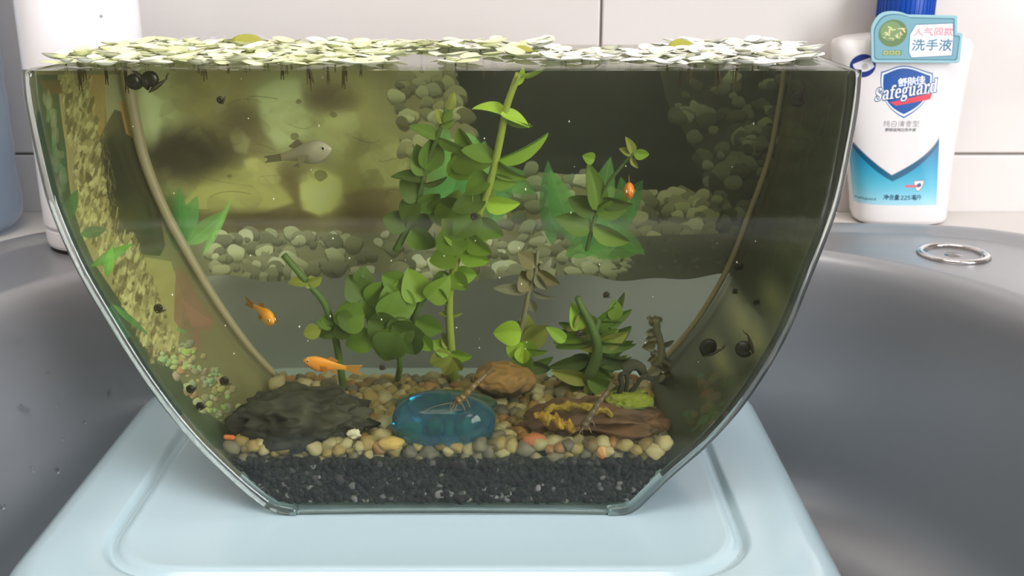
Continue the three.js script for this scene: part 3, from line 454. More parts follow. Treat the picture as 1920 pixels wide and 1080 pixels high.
// ------------------------------------------------------------------ stones in the tank
function stone(name, label, cat, px, py, z, w, h, dz, o, f, colour, mat, group) { // px, py: centre; w, h in pixels, dz in metres
  const c = P(px, py, z), s = M1(c), hx = w / 2 * s, hy = h / 2 * s;
  const g = bumpy(new THREE.IcosahedronGeometry(1, 24), (v) => { f(v, o); v.x *= hx; v.y *= hy; v.z *= dz / 2; });
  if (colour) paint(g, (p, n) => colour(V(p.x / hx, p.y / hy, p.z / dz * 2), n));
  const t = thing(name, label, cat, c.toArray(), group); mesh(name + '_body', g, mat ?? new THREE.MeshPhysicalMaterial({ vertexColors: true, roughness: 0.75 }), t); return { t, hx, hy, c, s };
}
const craggy = (amp, fr) => (v, o) => { const d = v.clone(); const r = 1 + amp * fbm(d.x * fr + o, d.y * fr + o * 0.7, d.z * fr, 5) - amp * 0.5 * Math.abs(N(d.x * fr * 1.6 + o, d.y * fr * 1.6, d.z * fr * 1.6)); v.multiplyScalar(r); };
{
  const a = C(0x0e0e0b), b = C(0x46453b), d = C(0x7b7c72);
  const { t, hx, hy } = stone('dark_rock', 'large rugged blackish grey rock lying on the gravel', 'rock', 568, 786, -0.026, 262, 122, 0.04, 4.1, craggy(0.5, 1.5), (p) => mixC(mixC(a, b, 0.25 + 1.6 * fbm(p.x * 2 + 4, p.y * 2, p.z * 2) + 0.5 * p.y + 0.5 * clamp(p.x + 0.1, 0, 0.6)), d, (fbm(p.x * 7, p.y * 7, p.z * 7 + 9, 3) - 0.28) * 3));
  const sp = bumpy(new THREE.IcosahedronGeometry(1, 4), (v) => { v.multiplyScalar(1 + 0.5 * N(v.x * 2, v.y * 2, v.z * 2)); v.set(v.x * 0.0028, v.y * 0.0022, v.z * 0.0016); });
  const o = mesh('pale_patch', sp, std(0xd6d2bd, 0.6), t); o.position.set(0.0235, -0.001, 0.0125); o.userData.label = 'small whitish patch';
}
const glassStone = (c1, d) => new THREE.MeshPhysicalMaterial({ color: C(c1).lerp(C(0xffffff), 0.25), transmission: 0.9, thickness: 0.02, roughness: 0.04, ior: 1.22, attenuationColor: C(c1), attenuationDistance: d * 3, clearcoat: 0.3 });
stone('glass_stone', 'clear bright blue glass stone between the dark rock and the brown rock', 'glass stone', 834, 789, -0.0195, 188, 104, 0.026, 8.3, (v, o) => { v.multiplyScalar(1 + 0.12 * N(v.x + o, v.y, v.z)); v.x = Math.sign(v.x) * Math.pow(Math.abs(v.x), 0.85); v.y = Math.sign(v.y) * Math.pow(Math.abs(v.y), 0.85); }, null, glassStone(0x12b0ea, 0.03));
stone('glass_stone', 'flat sea-green glass stone lying just behind the blue one', 'glass stone', 838, 757, -0.0385, 190, 46, 0.018, 2.7, (v, o) => v.multiplyScalar(1 + 0.1 * N(v.x + o, v.y, v.z)), null, glassStone(0x2f8f74, 0.012));
{
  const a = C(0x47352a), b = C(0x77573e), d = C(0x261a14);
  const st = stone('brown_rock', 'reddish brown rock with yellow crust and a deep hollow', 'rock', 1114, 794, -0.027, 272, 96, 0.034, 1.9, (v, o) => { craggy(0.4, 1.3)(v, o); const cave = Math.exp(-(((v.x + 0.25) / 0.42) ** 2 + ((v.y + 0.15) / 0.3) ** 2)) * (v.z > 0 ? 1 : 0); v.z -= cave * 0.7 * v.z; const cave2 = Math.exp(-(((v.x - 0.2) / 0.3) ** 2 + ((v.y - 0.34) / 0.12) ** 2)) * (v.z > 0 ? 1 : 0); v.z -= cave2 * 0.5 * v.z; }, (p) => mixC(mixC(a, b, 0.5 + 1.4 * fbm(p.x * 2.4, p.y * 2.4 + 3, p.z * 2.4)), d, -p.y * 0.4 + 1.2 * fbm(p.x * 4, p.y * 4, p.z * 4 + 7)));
  reseed(44);
  const crust = (pts, w, name, lab, col) => { // lumpy crust along a line on the rock's face
    const list = pts.map(([x, y, z]) => P(x, y, z).sub(st.c)), cur = new THREE.CatmullRomCurve3(list), gs = [];
    const g = gridGeo(20, 80, (u, v) => { const p = cur.getPoint(v), a = u * 2 * Math.PI, e = Math.sqrt(Math.max(0, 1 - (2 * v - 1) ** 6)), k = 0.8 + 1.5 * fbm(3 * Math.cos(a) + 2, 3 * Math.sin(a), v * 9 + w * 900, 4) + 0.35 * Math.sin(v * 21 + w * 4000), r = w * e * k; return [p.x + 0.2 * r * Math.cos(a), p.y + 1.15 * r * Math.sin(a) + 0.0009 * N(v * 6, w * 500, 1), p.z + 0.55 * r * Math.cos(a)]; }, true);
    paint(g, (p) => mixC(C(col), C(0x6b5220), 0.2 + 1.8 * fbm(p.x * 500, p.y * 500, p.z * 500, 3)));
    const o = mesh(name, g, new THREE.MeshPhysicalMaterial({ vertexColors: true, roughness: 0.8 }), st.t); o.userData.label = lab;
  };
  crust([[1000, 778, -0.013], [1030, 784, -0.0105], [1055, 794, -0.0095], [1080, 806, -0.0095]], 0.0022, 'rock_crust', 'golden yellow lower crust', 0xb8943a);
  crust([[1020, 768, -0.017], [1060, 762, -0.017], [1110, 764, -0.016], [1150, 778, -0.015]], 0.0016, 'rock_crust', 'yellow upper crust', 0xa08a38);
}
{
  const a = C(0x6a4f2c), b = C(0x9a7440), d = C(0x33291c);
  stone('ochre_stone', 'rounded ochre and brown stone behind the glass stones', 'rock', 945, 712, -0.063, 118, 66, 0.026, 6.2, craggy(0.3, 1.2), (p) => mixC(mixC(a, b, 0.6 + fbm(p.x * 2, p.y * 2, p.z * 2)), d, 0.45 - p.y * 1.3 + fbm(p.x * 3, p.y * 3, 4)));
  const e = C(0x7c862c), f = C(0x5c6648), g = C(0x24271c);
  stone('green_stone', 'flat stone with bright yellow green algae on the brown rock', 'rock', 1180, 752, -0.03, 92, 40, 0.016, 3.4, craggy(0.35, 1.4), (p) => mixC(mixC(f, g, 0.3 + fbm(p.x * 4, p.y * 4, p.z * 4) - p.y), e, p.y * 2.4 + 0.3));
}
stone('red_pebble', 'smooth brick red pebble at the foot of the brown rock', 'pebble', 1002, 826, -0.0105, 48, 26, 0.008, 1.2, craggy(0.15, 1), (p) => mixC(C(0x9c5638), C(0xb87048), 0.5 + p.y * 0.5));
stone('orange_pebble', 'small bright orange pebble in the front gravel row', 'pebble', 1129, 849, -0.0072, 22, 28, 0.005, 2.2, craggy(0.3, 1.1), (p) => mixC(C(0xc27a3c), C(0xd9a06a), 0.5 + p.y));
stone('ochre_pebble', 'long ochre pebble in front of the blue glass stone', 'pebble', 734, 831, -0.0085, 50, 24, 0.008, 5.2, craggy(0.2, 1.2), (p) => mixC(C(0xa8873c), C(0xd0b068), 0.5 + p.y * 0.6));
{ // food pellet
  const p = P(430, 820, -0.0095), t = thing('food_pellet', 'tiny orange food pellet beside the dark rock', 'fish food', p.toArray());
  const g = new THREE.CapsuleGeometry(0.0011, 0.0028, 4, 10); g.rotateZ(Math.PI / 2 - 0.1); mesh('pellet_body', g, std(0xd07038, 0.7), t);
}
{ // curly dark ornament on the green stone
  const z = -0.031, t = thing('driftwood_twig', 'small dark curled twig standing on the green stone', 'driftwood', P(1185, 738, z).toArray()), o = t.position, q = (x, y, dz = 0) => P(x, y, z + dz).sub(o), m = std(0x26241c, 0.6);
  mesh('twig_branch', tube([q(1160, 738), q(1166, 720), q(1163, 704), q(1172, 700), q(1176, 716), q(1172, 734)], 0.0012, 0.0008), m, t);
  mesh('twig_branch', tube([q(1178, 740), q(1192, 724), q(1200, 712), q(1210, 706), q(1212, 698, -0.002)], 0.0012, 0.0006), m, t);
  mesh('twig_branch', tube([q(1170, 694, -0.006), q(1185, 684, -0.006), q(1200, 688, -0.006), q(1206, 700, -0.006)], 0.003, 0.002), std(0x3c3a2c, 0.9), t);
  mesh('twig_base', tube([q(1150, 739), q(1180, 742), q(1215, 738)], 0.0009, 0.0007), m, t);
}

// ------------------------------------------------------------------ plants
const leafMats = [0x86a832, 0x6e9228, 0xb4d840, 0x587422, 0xa4ac48, 0x8a8054, 0x9a9880, 0x98c038].map((c) => std(c, 0.65, { transmission: 0.35, side: THREE.DoubleSide }));
const stemMats = [0x7d9440, 0x57703a, 0x9bab4a, 0x86846a].map((c) => std(c, 0.6));
const leafGeos = {};
function leafGeo(cup, fold, tip) {
  const key = [cup, fold, tip].join(); if (leafGeos[key]) return leafGeos[key];
  const half = (s, v) => Math.pow(Math.sin(Math.PI * Math.pow(clamp(s, 0, 1), tip)), 0.72) * 0.5;
  const top = gridGeo(8, 14, (u, v) => { const w = half(v), y = (u * 2 - 1) * w; return [v, y, -cup * (v - 0.15) * (v - 0.15) + fold * Math.abs(y) - 0.012 * Math.abs(Math.sin(v * 16)) * Math.abs(y) + 0.012]; });
  const bot = top.clone(); const p = bot.attributes.position; for (let i = 0; i < p.count; i++) p.setZ(i, p.getZ(i) - 0.024); { const ix = bot.index.array; for (let i = 0; i < ix.length; i += 3) { const a = ix[i]; ix[i] = ix[i + 1]; ix[i + 1] = a; } } bot.computeVertexNormals();
  return leafGeos[key] = mergeGeometries([top, bot]);
}
function addLeaf(parent, base, lenPx, widPx, deg, roll, mi, yaw = 0, i = 0) {
  const s = M1(base), o = mesh('leaf', leafGeo(i % 2 ? 0.16 : 0.3, i % 3 ? 0.25 : 0.4, i % 2 ? 0.8 : 0.66), leafMats[mi], parent);
  o.position.copy(base).sub(parent.position);
  o.rotation.order = 'ZYX'; o.rotation.set(roll * Math.PI / 180, yaw * Math.PI / 180, deg * Math.PI / 180);
  o.scale.set(lenPx * s, widPx * s, lenPx * s);
  return o;
}
function plant(label, stems, leaves, at) { // stems: [[px, py, z]...], r0px, r1px, material
  const b = P(...at), t = thing('stem_plant', label, 'aquarium plant', b.toArray());
  for (const [pts, r0, r1, mi] of stems) { const q = pts.map((p) => P(...p)), s = M1(q[0]); mesh('stem', tube(q.map((p) => p.sub(b)), r0 * s, r1 * s, 40, 8), stemMats[mi], t); }
  leaves.forEach(([x, y, z, l, w, d, roll, mi, yaw = 0], i) => addLeaf(t, P(x, y, z), l, w, d, roll, mi, yaw, i));
  return t;
}
const gz = (px, py) => Q(px, py, 0.0225).z;              // depth where a sight line meets the gravel
{
  const z0 = clamp(gz(855, 725), -0.088, -0.06);
  plant('tallest leafy stem plant reaching from the gravel to the water surface', [
    [[[855, 726, z0], [850, 690, z0], [845, 640, -0.074], [842, 560, -0.068], [852, 500, -0.06], [878, 440, -0.05], [905, 385, -0.044], [922, 330, -0.038], [934, 280, -0.034], [942, 240, -0.031], [950, 200, -0.028], [964, 160, -0.025], [972, 138, -0.023]], 8, 5, 2]], [
    [946, 218, -0.030, 62, 34, 158, 62, 2, 0], [944, 214, -0.031, 60, 30, -28, 58, 0, 0], [938, 214, -0.027, 64, 30, -18, -50, 2, 10], [964, 160, -0.024, 40, 18, 62, 40, 2], [970, 140, -0.024, 60, 14, 6, 70, 0],
    [930, 300, -0.037, 112, 46, 20, 50, 7, 10], [930, 300, -0.037, 70, 40, -40, 40, 0, 0], [928, 300, -0.036, 66, 40, 160, 40, 1, 0], [918, 330, -0.04, 60, 44, 214, 30, 1], [920, 330, -0.04, 50, 40, -20, 30, 0],
    [910, 378, -0.043, 66, 40, -10, 20, 2], [912, 372, -0.042, 70, 44, 198, 25, 3], [900, 400, -0.044, 70, 56, 220, 20, 1], [905, 392, -0.046, 60, 52, 90, 30, 0], [895, 412, -0.046, 60, 50, -40, 20, 1],
    [880, 440, -0.05, 70, 60, 200, 15, 1], [880, 440, -0.05, 50, 46, 10, 20, 7], [876, 445, -0.048, 56, 46, -40, 30, 0, 0], [870, 455, -0.053, 60, 50, 130, 20, 0], [862, 470, -0.054, 60, 44, -25, 25, 7], [858, 480, -0.056, 56, 46, 190, 20, 0],
    [850, 510, -0.061, 44, 44, -10, 15, 7], [848, 510, -0.06, 46, 44, -60, 15, 0], [846, 520, -0.063, 40, 36, 200, 30, 1],
    [844, 590, -0.07, 22, 12, 175, 40, 4], [844, 590, -0.07, 24, 12, 4, 40, 4],
    [846, 660, -0.075, 42, 34, 150, 20, 7], [846, 664, -0.074, 46, 34, 205, 20, 4], [846, 662, -0.075, 40, 32, -20, 20, 7], [847, 670, -0.073, 34, 30, -60, 20, 4], [845, 650, -0.076, 30, 26, 120, 20, 4], [848, 675, -0.073, 36, 26, 240, 20, 4]], [855, 726, z0]);
}
plant('round-leaved stem plant leaning over the middle of the tank', [
  [[[770, 640, -0.06], [775, 600, -0.058], [800, 550, -0.056], [835, 515, -0.054]], 7, 5, 1],
  [[[700, 640, -0.06], [690, 590, -0.058], [682, 545, -0.056], [678, 515, -0.056]], 5, 4, 1],
  [[[745, 716, clamp(gz(745, 716), -0.085, -0.05)], [750, 680, -0.064], [748, 640, -0.06], [762, 610, -0.058]], 6, 5, 1]], [
  [682, 560, -0.054, 52, 56, 120, 15, 3], [690, 570, -0.055, 60, 62, 40, 12, 1], [684, 590, -0.052, 64, 64, 190, 15, 1], [690, 600, -0.05, 62, 66, -20, 10, 3], [700, 630, -0.052, 60, 50, 200, 15, 1], [710, 620, -0.05, 64, 64, -50, 12, 0], [676, 530, -0.056, 32, 40, 70, 20, 3], [720, 600, -0.049, 62, 60, 60, 15, 1], [735, 610, -0.047, 70, 64, -30, 18, 3], [740, 590, -0.052, 60, 56, 100, 15, 1],
  [790, 565, -0.053, 66, 60, 110, 15, 0], [780, 575, -0.051, 60, 60, 170, 15, 1], [800, 560, -0.052, 60, 52, 40, 15, 0], [770, 600, -0.048, 66, 58, 230, 15, 3], [780, 600, -0.049, 56, 56, -30, 15, 1], [765, 620, -0.047, 52, 60, -80, 15, 3], [740, 625, -0.045, 60, 70, 250, 12, 3], [700, 600, -0.056, 60, 56, 90, 15, 1], [820, 540, -0.053, 40, 34, -70, 25, 0], [670, 605, -0.052, 40, 44, 160, 15, 3], [655, 612, -0.054, 40, 34, 215, 15, 3], [760, 540, -0.055, 50, 46, 150, 15, 1], [745, 560, -0.056, 50, 48, 60, 20, 0], [790, 545, -0.055, 44, 40, 130, 25, 0], [730, 640, -0.05, 44, 50, -110, 15, 0], [785, 625, -0.05, 44, 40, -60, 20, 7]], [745, 716, clamp(gz(745, 716), -0.085, -0.05)]);
plant('olive leafed stem plant with upturned leaves before the printed rocks', [
  [[[742, 470, -0.066], [762, 430, -0.064], [782, 380, -0.06], [792, 345, -0.057], [800, 310, -0.055], [815, 270, -0.052], [828, 235, -0.05], [836, 205, -0.048]], 7, 3, 1]], [
  [790, 340, -0.056, 58, 26, 165, 45, 3], [790, 345, -0.056, 50, 22, 10, 50, 3], [795, 330, -0.055, 60, 44, 100, 15, 1], [798, 318, -0.054, 66, 50, 70, 15, 1], [820, 260, -0.051, 58, 28, 150, 40, 1], [822, 258, -0.051, 60, 30, -28, 40, 0], [830, 232, -0.049, 30, 20, 110, 30, 4], [832, 230, -0.049, 32, 20, 60, 30, 0], [838, 205, -0.048, 34, 22, 60, 30, 4], [826, 236, -0.049, 30, 16, 20, 40, 0], [785, 375, -0.058, 50, 44, 130, 20, 3], [784, 375, -0.059, 52, 46, 230, 20, 3], [784, 385, -0.059, 46, 42, 20, 20, 1], [765, 425, -0.063, 50, 46, 160, 25, 3], [766, 425, -0.063, 56, 48, 20, 25, 3], [860, 240, -0.055, 60, 34, -60, 30, 0], [845, 290, -0.055, 80, 56, -20, 25, 0], [840, 330, -0.058, 80, 56, 40, 20, 7], [770, 430, -0.062, 60, 50, -40, 15, 1], [800, 400, -0.06, 80, 60, 10, 15, 1], [830, 420, -0.06, 70, 60, 60, 15, 0]], [742, 470, -0.066]);
{
  const z0 = clamp(gz(645, 738), -0.085, -0.05);
  plant('bare brown stem plant with few leaves above the dark rock', [
    [[[645, 738, z0], [640, 700, -0.066], [634, 660, -0.064], [622, 605, -0.06], [606, 565, -0.057], [586, 540, -0.055], [560, 510, -0.053], [532, 478, -0.052]], 7, 6, 1]], [
    [580, 530, -0.053, 42, 22, 178, 35, 4], [576, 532, -0.053, 30, 24, 20, 30, 4], [588, 540, -0.054, 24, 30, 100, 20, 4], [602, 618, -0.058, 36, 30, 195, 20, 4], [625, 612, -0.058, 34, 24, 160, 30, 1], [628, 616, -0.058, 44, 30, -12, 25, 3], [632, 618, -0.058, 40, 26, 200, 20, 3], [636, 610, -0.06, 52, 36, 18, 20, 3], [618, 608, -0.059, 22, 16, 130, 20, 1]], [645, 738, z0]);
}
{
  const z0 = clamp(gz(1000, 702), -0.088, -0.05);
  plant('small stem plant with bright lime lower leaves and brown tips', [
    [[[992, 706, z0], [985, 680, -0.08], [976, 640, -0.078], [978, 615, -0.076], [986, 575, -0.072], [992, 545, -0.07], [1004, 515, -0.068], [1008, 470, -0.066]], 6, 3, 3]], [
    [978, 622, -0.075, 54, 48, 185, 12, 2], [975, 640, -0.073, 40, 34, 240, 10, 2], [980, 640, -0.073, 40, 40, -60, 12, 7], [980, 650, -0.072, 36, 30, -90, 10, 2], [984, 660, -0.073, 50, 42, -100, 12, 1], [982, 640, -0.078, 54, 50, 30, 15, 4], [980, 632, -0.079, 46, 44, 80, 15, 4], [984, 655, -0.074, 44, 22, -10, 35, 0], [986, 672, -0.076, 40, 30, 220, 15, 3], [990, 680, -0.077, 46, 30, -20, 15, 3], [1000, 684, -0.078, 40, 24, 15, 20, 1],
    [990, 548, -0.07, 66, 22, 172, 30, 6], [994, 545, -0.069, 40, 44, 110, 15, 5], [1000, 528, -0.068, 40, 36, 80, 15, 5], [1000, 545, -0.069, 44, 16, -28, 40, 6], [1006, 515, -0.067, 36, 20, -60, 25, 6], [1010, 508, -0.067, 50, 30, -40, 20, 5], [1006, 500, -0.067, 44, 34, 140, 20, 5], [1012, 505, -0.067, 30, 22, 40, 20, 6], [992, 560, -0.071, 30, 26, -70, 25, 6]], [992, 706, z0]);
}
{
  const z0 = clamp(gz(1098, 732), -0.085, -0.045), lv = [];
  reseed(404);
  for (let i = 0; i < 44; i++) { const t = rnd(), x = lerp(1118, 1100, t), y = lerp(595, 720, t); lv.push([x + rr(-6, 10), y, -0.064 - rr(0, 0.012), rr(38, 84), rr(22, 40), rnd() < 0.72 ? rr(-45, 50) : rr(140, 215), rr(5, 30), [0, 1, 4, 1, 3][i % 5]]); }
  lv.push([1084, 620, -0.062, 56, 30, 100, 15, 7], [1080, 618, -0.062, 40, 26, 70, 20, 4], [1060, 640, -0.064, 44, 24, 140, 25, 7], [1150, 600, -0.066, 40, 30, 85, 15, 0]);
  plant('thick dark stem plant with feathery olive leaves above the brown rock', [[[[1098, 734, z0], [1108, 700, -0.066], [1120, 664, -0.064], [1116, 630, -0.062], [1104, 600, -0.061], [1092, 578, -0.06], [1082, 557, -0.06]], 13, 5, 1], [[[1112, 625, -0.062], [1120, 610, -0.062], [1122, 598, -0.062]], 8, 5, 1]], lv, [1098, 734, z0]);
}
{
  const z0 = clamp(gz(1240, 716), -0.085, -0.05), lv = []; reseed(405);
  for (let i = 0; i < 26; i++) { const t = i / 26, y = lerp(604, 705, t); lv.push([1232 + rr(-7, 10), y, -0.07, rr(16, 30), rr(10, 18), rr(0, 360), rr(0, 40), [6, 5, 6][i % 3]]); }
  plant('withered grey brown stem plant beside the tank wall with snails', [[[[1240, 718, z0], [1236, 690, -0.072], [1240, 650, -0.07], [1232, 620, -0.069], [1230, 600, -0.068]], 8, 6, 3], [[[1256, 716, z0], [1252, 690, -0.073], [1244, 660, -0.071]], 6, 4, 3]], lv, [1240, 718, z0]);
}
plant('short plant tip with pointed leaves beneath the open dark water', [
  [[[1100, 470, -0.07], [1118, 400, -0.066], [1140, 345, -0.062], [1165, 312, -0.058], [1188, 286, -0.055]], 4, 3, 1]], [
  [1186, 288, -0.055, 34, 18, 110, 20, 4], [1188, 286, -0.055, 30, 24, -10, 20, 7], [1184, 290, -0.055, 26, 16, 150, 25, 4], [1184, 294, -0.055, 26, 12, -60, 25, 4], [1122, 395, -0.064, 90, 40, 100, 15, 1], [1118, 400, -0.065, 70, 44, 20, 20, 1], [1115, 300, -0.064, 24, 24, 160, 10, 7], [1118, 400, -0.066, 60, 40, 150, 15, 3], [1130, 372, -0.063, 60, 30, -20, 30, 3], [1112, 420, -0.067, 80, 40, -30, 20, 0], [1108, 430, -0.068, 70, 44, 160, 20, 1]], [1100, 470, -0.07]);

// ------------------------------------------------------------------ floating duckweed
const weedMats = [0xe6e7c4, 0xeceed6, 0xdce0b4, 0xf3f3ea, 0xd0d6a4, 0xeeede0].map((c) => std(c, 0.5, { side: THREE.DoubleSide }));
const rootMat = std(0x4a3d20, 0.9), weedGeo = [], rootGeo = [];
reseed(2001);
for (let k = 0; k < 5; k++) { const o = k * 7; weedGeo.push((() => { const f = (s) => gridGeo(18, 5, (u, v) => { const a = u * 2 * Math.PI, r = v * (1 + 0.09 * Math.sin(a * 2 + o) + 0.05 * Math.sin(a * 3 + o)); return [0.5 + 0.5 * r * Math.cos(a), s * 0.045 * Math.sqrt(Math.max(0, 1 - v * v)) + [0.02, 0.08, -0.04, 0.05, 0.12][k] * v * v + 0.05 * Math.cos(a) * v, s * 0.37 * r * Math.sin(a)]; }, true); return mergeGeometries([f(1), f(-1)]); })()); }
for (let k = 0; k < 4; k++) { const gs = []; for (let i = 0; i < 3 + k; i++) { const a = rr(0, 6.28), l = rr(0.5, 1), dx = rr(0, 0.16), dz = rr(0, 0.16); gs.push(tube([V(0, 0, 0), V(Math.cos(a) * dx * 0.5, -l * 0.4, Math.sin(a) * dz * 0.5), V(Math.cos(a) * dx + rr(-0.05, 0.05), -l, Math.sin(a) * dz)], 0.045, 0.012, 8, 5)); } rootGeo.push(mergeGeometries(gs)); }
{
  const cover = (px, py) => {
    if (py > 129 || py < 74 || px < 70 || px > 1560) return 0;
    if (px < 330) return py > 84 ? 1 : 0;
    if (px < 725) return py < 126 ? 1 : 0.4;
    if (px < 1025) return py < 95 ? 1 : 0.02;
    if (px < 1250) return py > 98 && py < 116 ? 0.95 : 0;
    return py < 122 - Math.max(0, px - 1440) * 0.14 ? 1 : 0.02;
  };
  const xs = [left[0][0] + 0.005, right[0][0] - 0.004], zs = [-T + 0.003, -0.0045], spots = [];
  for (let i = 0; i < 30000 && spots.length < 270; i++) { const x = rr(...xs), z = rr(...zs), [px, py] = proj(V(x, surfY, z)); if (rnd() > cover(px, py)) continue; if (spots.some((s) => (s[0] - x) ** 2 + (s[1] - z) ** 2 < 0.0069 ** 2)) continue; spots.push([x, z]); }
  spots.sort((a, b) => b[1] - a[1]);
  const label = (x, z) => { const [px] = proj(V(x, surfY, z)); return px < 725 ? ['pale green duckweed floating in the dense mat over the printed rocks', 'duckweed in the dense mat'] : px < 1025 ? ['pale duckweed floating along the back rim above the tall stem plant', 'duckweed along the back rim'] : px < 1250 ? ['whitish duckweed in the thin drift between two open patches of water', 'duckweed in the thin drift'] : ['whitish duckweed in the patch nearest the soap bottle', 'duckweed near the soap bottle']; };
  spots.forEach(([x, z], i) => {
    const [lab, grp] = label(x, z), t = thing('duckweed', lab, 'duckweed', [x, surfY + 0.0002 + rr(0, 0.0007), z], grp);
    const n = rnd() < 0.45 ? 3 : 2, a0 = rr(0, 6.28), s = rr(0.008, 0.0116), [px] = proj(V(x, surfY, z)), pal = px > 1000 ? [3, 5, 1, 3] : [0, 1, 2, 4, 0, 1];
    for (let k = 0; k < n; k++) { const o = mesh('frond', weedGeo[Math.floor(rnd() * 5)], weedMats[pal[Math.floor(rnd() * pal.length)]], t); o.rotation.set(rr(-0.1, 0.1), a0 + k * 6.283 / n + rr(-0.4, 0.4), rr(-0.02, 0.07)); o.position.y = k * 0.0003; const q = s * rr(0.78, 1.1); o.scale.set(q, q, q); }
    const d = rnd() < 0.12 ? rr(0.008, 0.014) : rr(0.0015, 0.0045), r = mesh('root', rootGeo[i % 4], rootMat, t); r.position.y = -0.0006; r.scale.set(d * 0.9 + 0.003, d, d * 0.9 + 0.003);
  });
}
{ // yellowing leaves on the surface
  const m = std(0xa3a23a, 0.6, { transmission: 0.15, side: THREE.DoubleSide });
  for (const [px, py, s, a, lab] of [[463, 86, 60, 0.3, 'curled yellow green leaf afloat in the dense duckweed mat'], [1275, 96, 62, 0.5, 'curled yellow leaf afloat in the duckweed near the soap bottle'], [978, 104, 44, 0.2, 'olive leaf tip breaking the surface above the tall plant']]) {
    const p = Q(px, py, surfY), k = M1(p) * s, t = thing('yellow_leaf', lab, 'leaf', [p.x, surfY + 0.0016, p.z]);
    const g = gridGeo(12, 8, (u, v) => { const x = u - 0.5, w = 0.3 * Math.sqrt(Math.max(0, 1 - 4 * x * x)); return [x * k, (0.02 + 0.32 * Math.sin(v * Math.PI) * Math.sqrt(Math.max(0, 1 - 4 * x * x)) * 0.7) * k, (v - 0.5) * 2 * w * k + 0.12 * k * Math.sin(v * 5 + u * 3)]; }); mesh('leaf_blade', g, m, t).rotation.y = a;
    mesh('leaf_stalk', tube([V(0.3 * k, 0.05 * k, 0), V(0.5 * k, 0.02 * k, 0.1 * k), V(0.66 * k, 0.03 * k, 0.12 * k)], 0.03 * k, 0.02 * k, 8, 6), m, t);
  }
  // clear bubbles
  const bm = new THREE.MeshPhysicalMaterial({ color: 0xffffff, roughness: 0, transmission: 1, thickness: 0, ior: 1.33 }), bg = new THREE.SphereGeometry(1, 24, 10, 0, 6.2832, 0, Math.PI / 2);
  for (const [px, py, r, lab] of [[403, 84, 24, 'large clear bubble in the duckweed beside the curled leaf'], [355, 90, 22, 'clear bubble in front of the white tall bottle'], [310, 90, 16, 'second clear bubble from the white tall bottle'], [488, 84, 16, 'clear bubble pressed against the curled yellow green leaf'], [1268, 101, 9, 'tiny bubble by the yellow leaf near the soap bottle']]) {
    const p = Q(px, py, surfY), k = M1(p), t = thing('air_bubble', lab, 'bubble', [p.x, surfY + 0.001, p.z]); const o = mesh('bubble_film', bg, bm, t); o.scale.set(k * r, k * r * 0.85, k * r);
  }
}

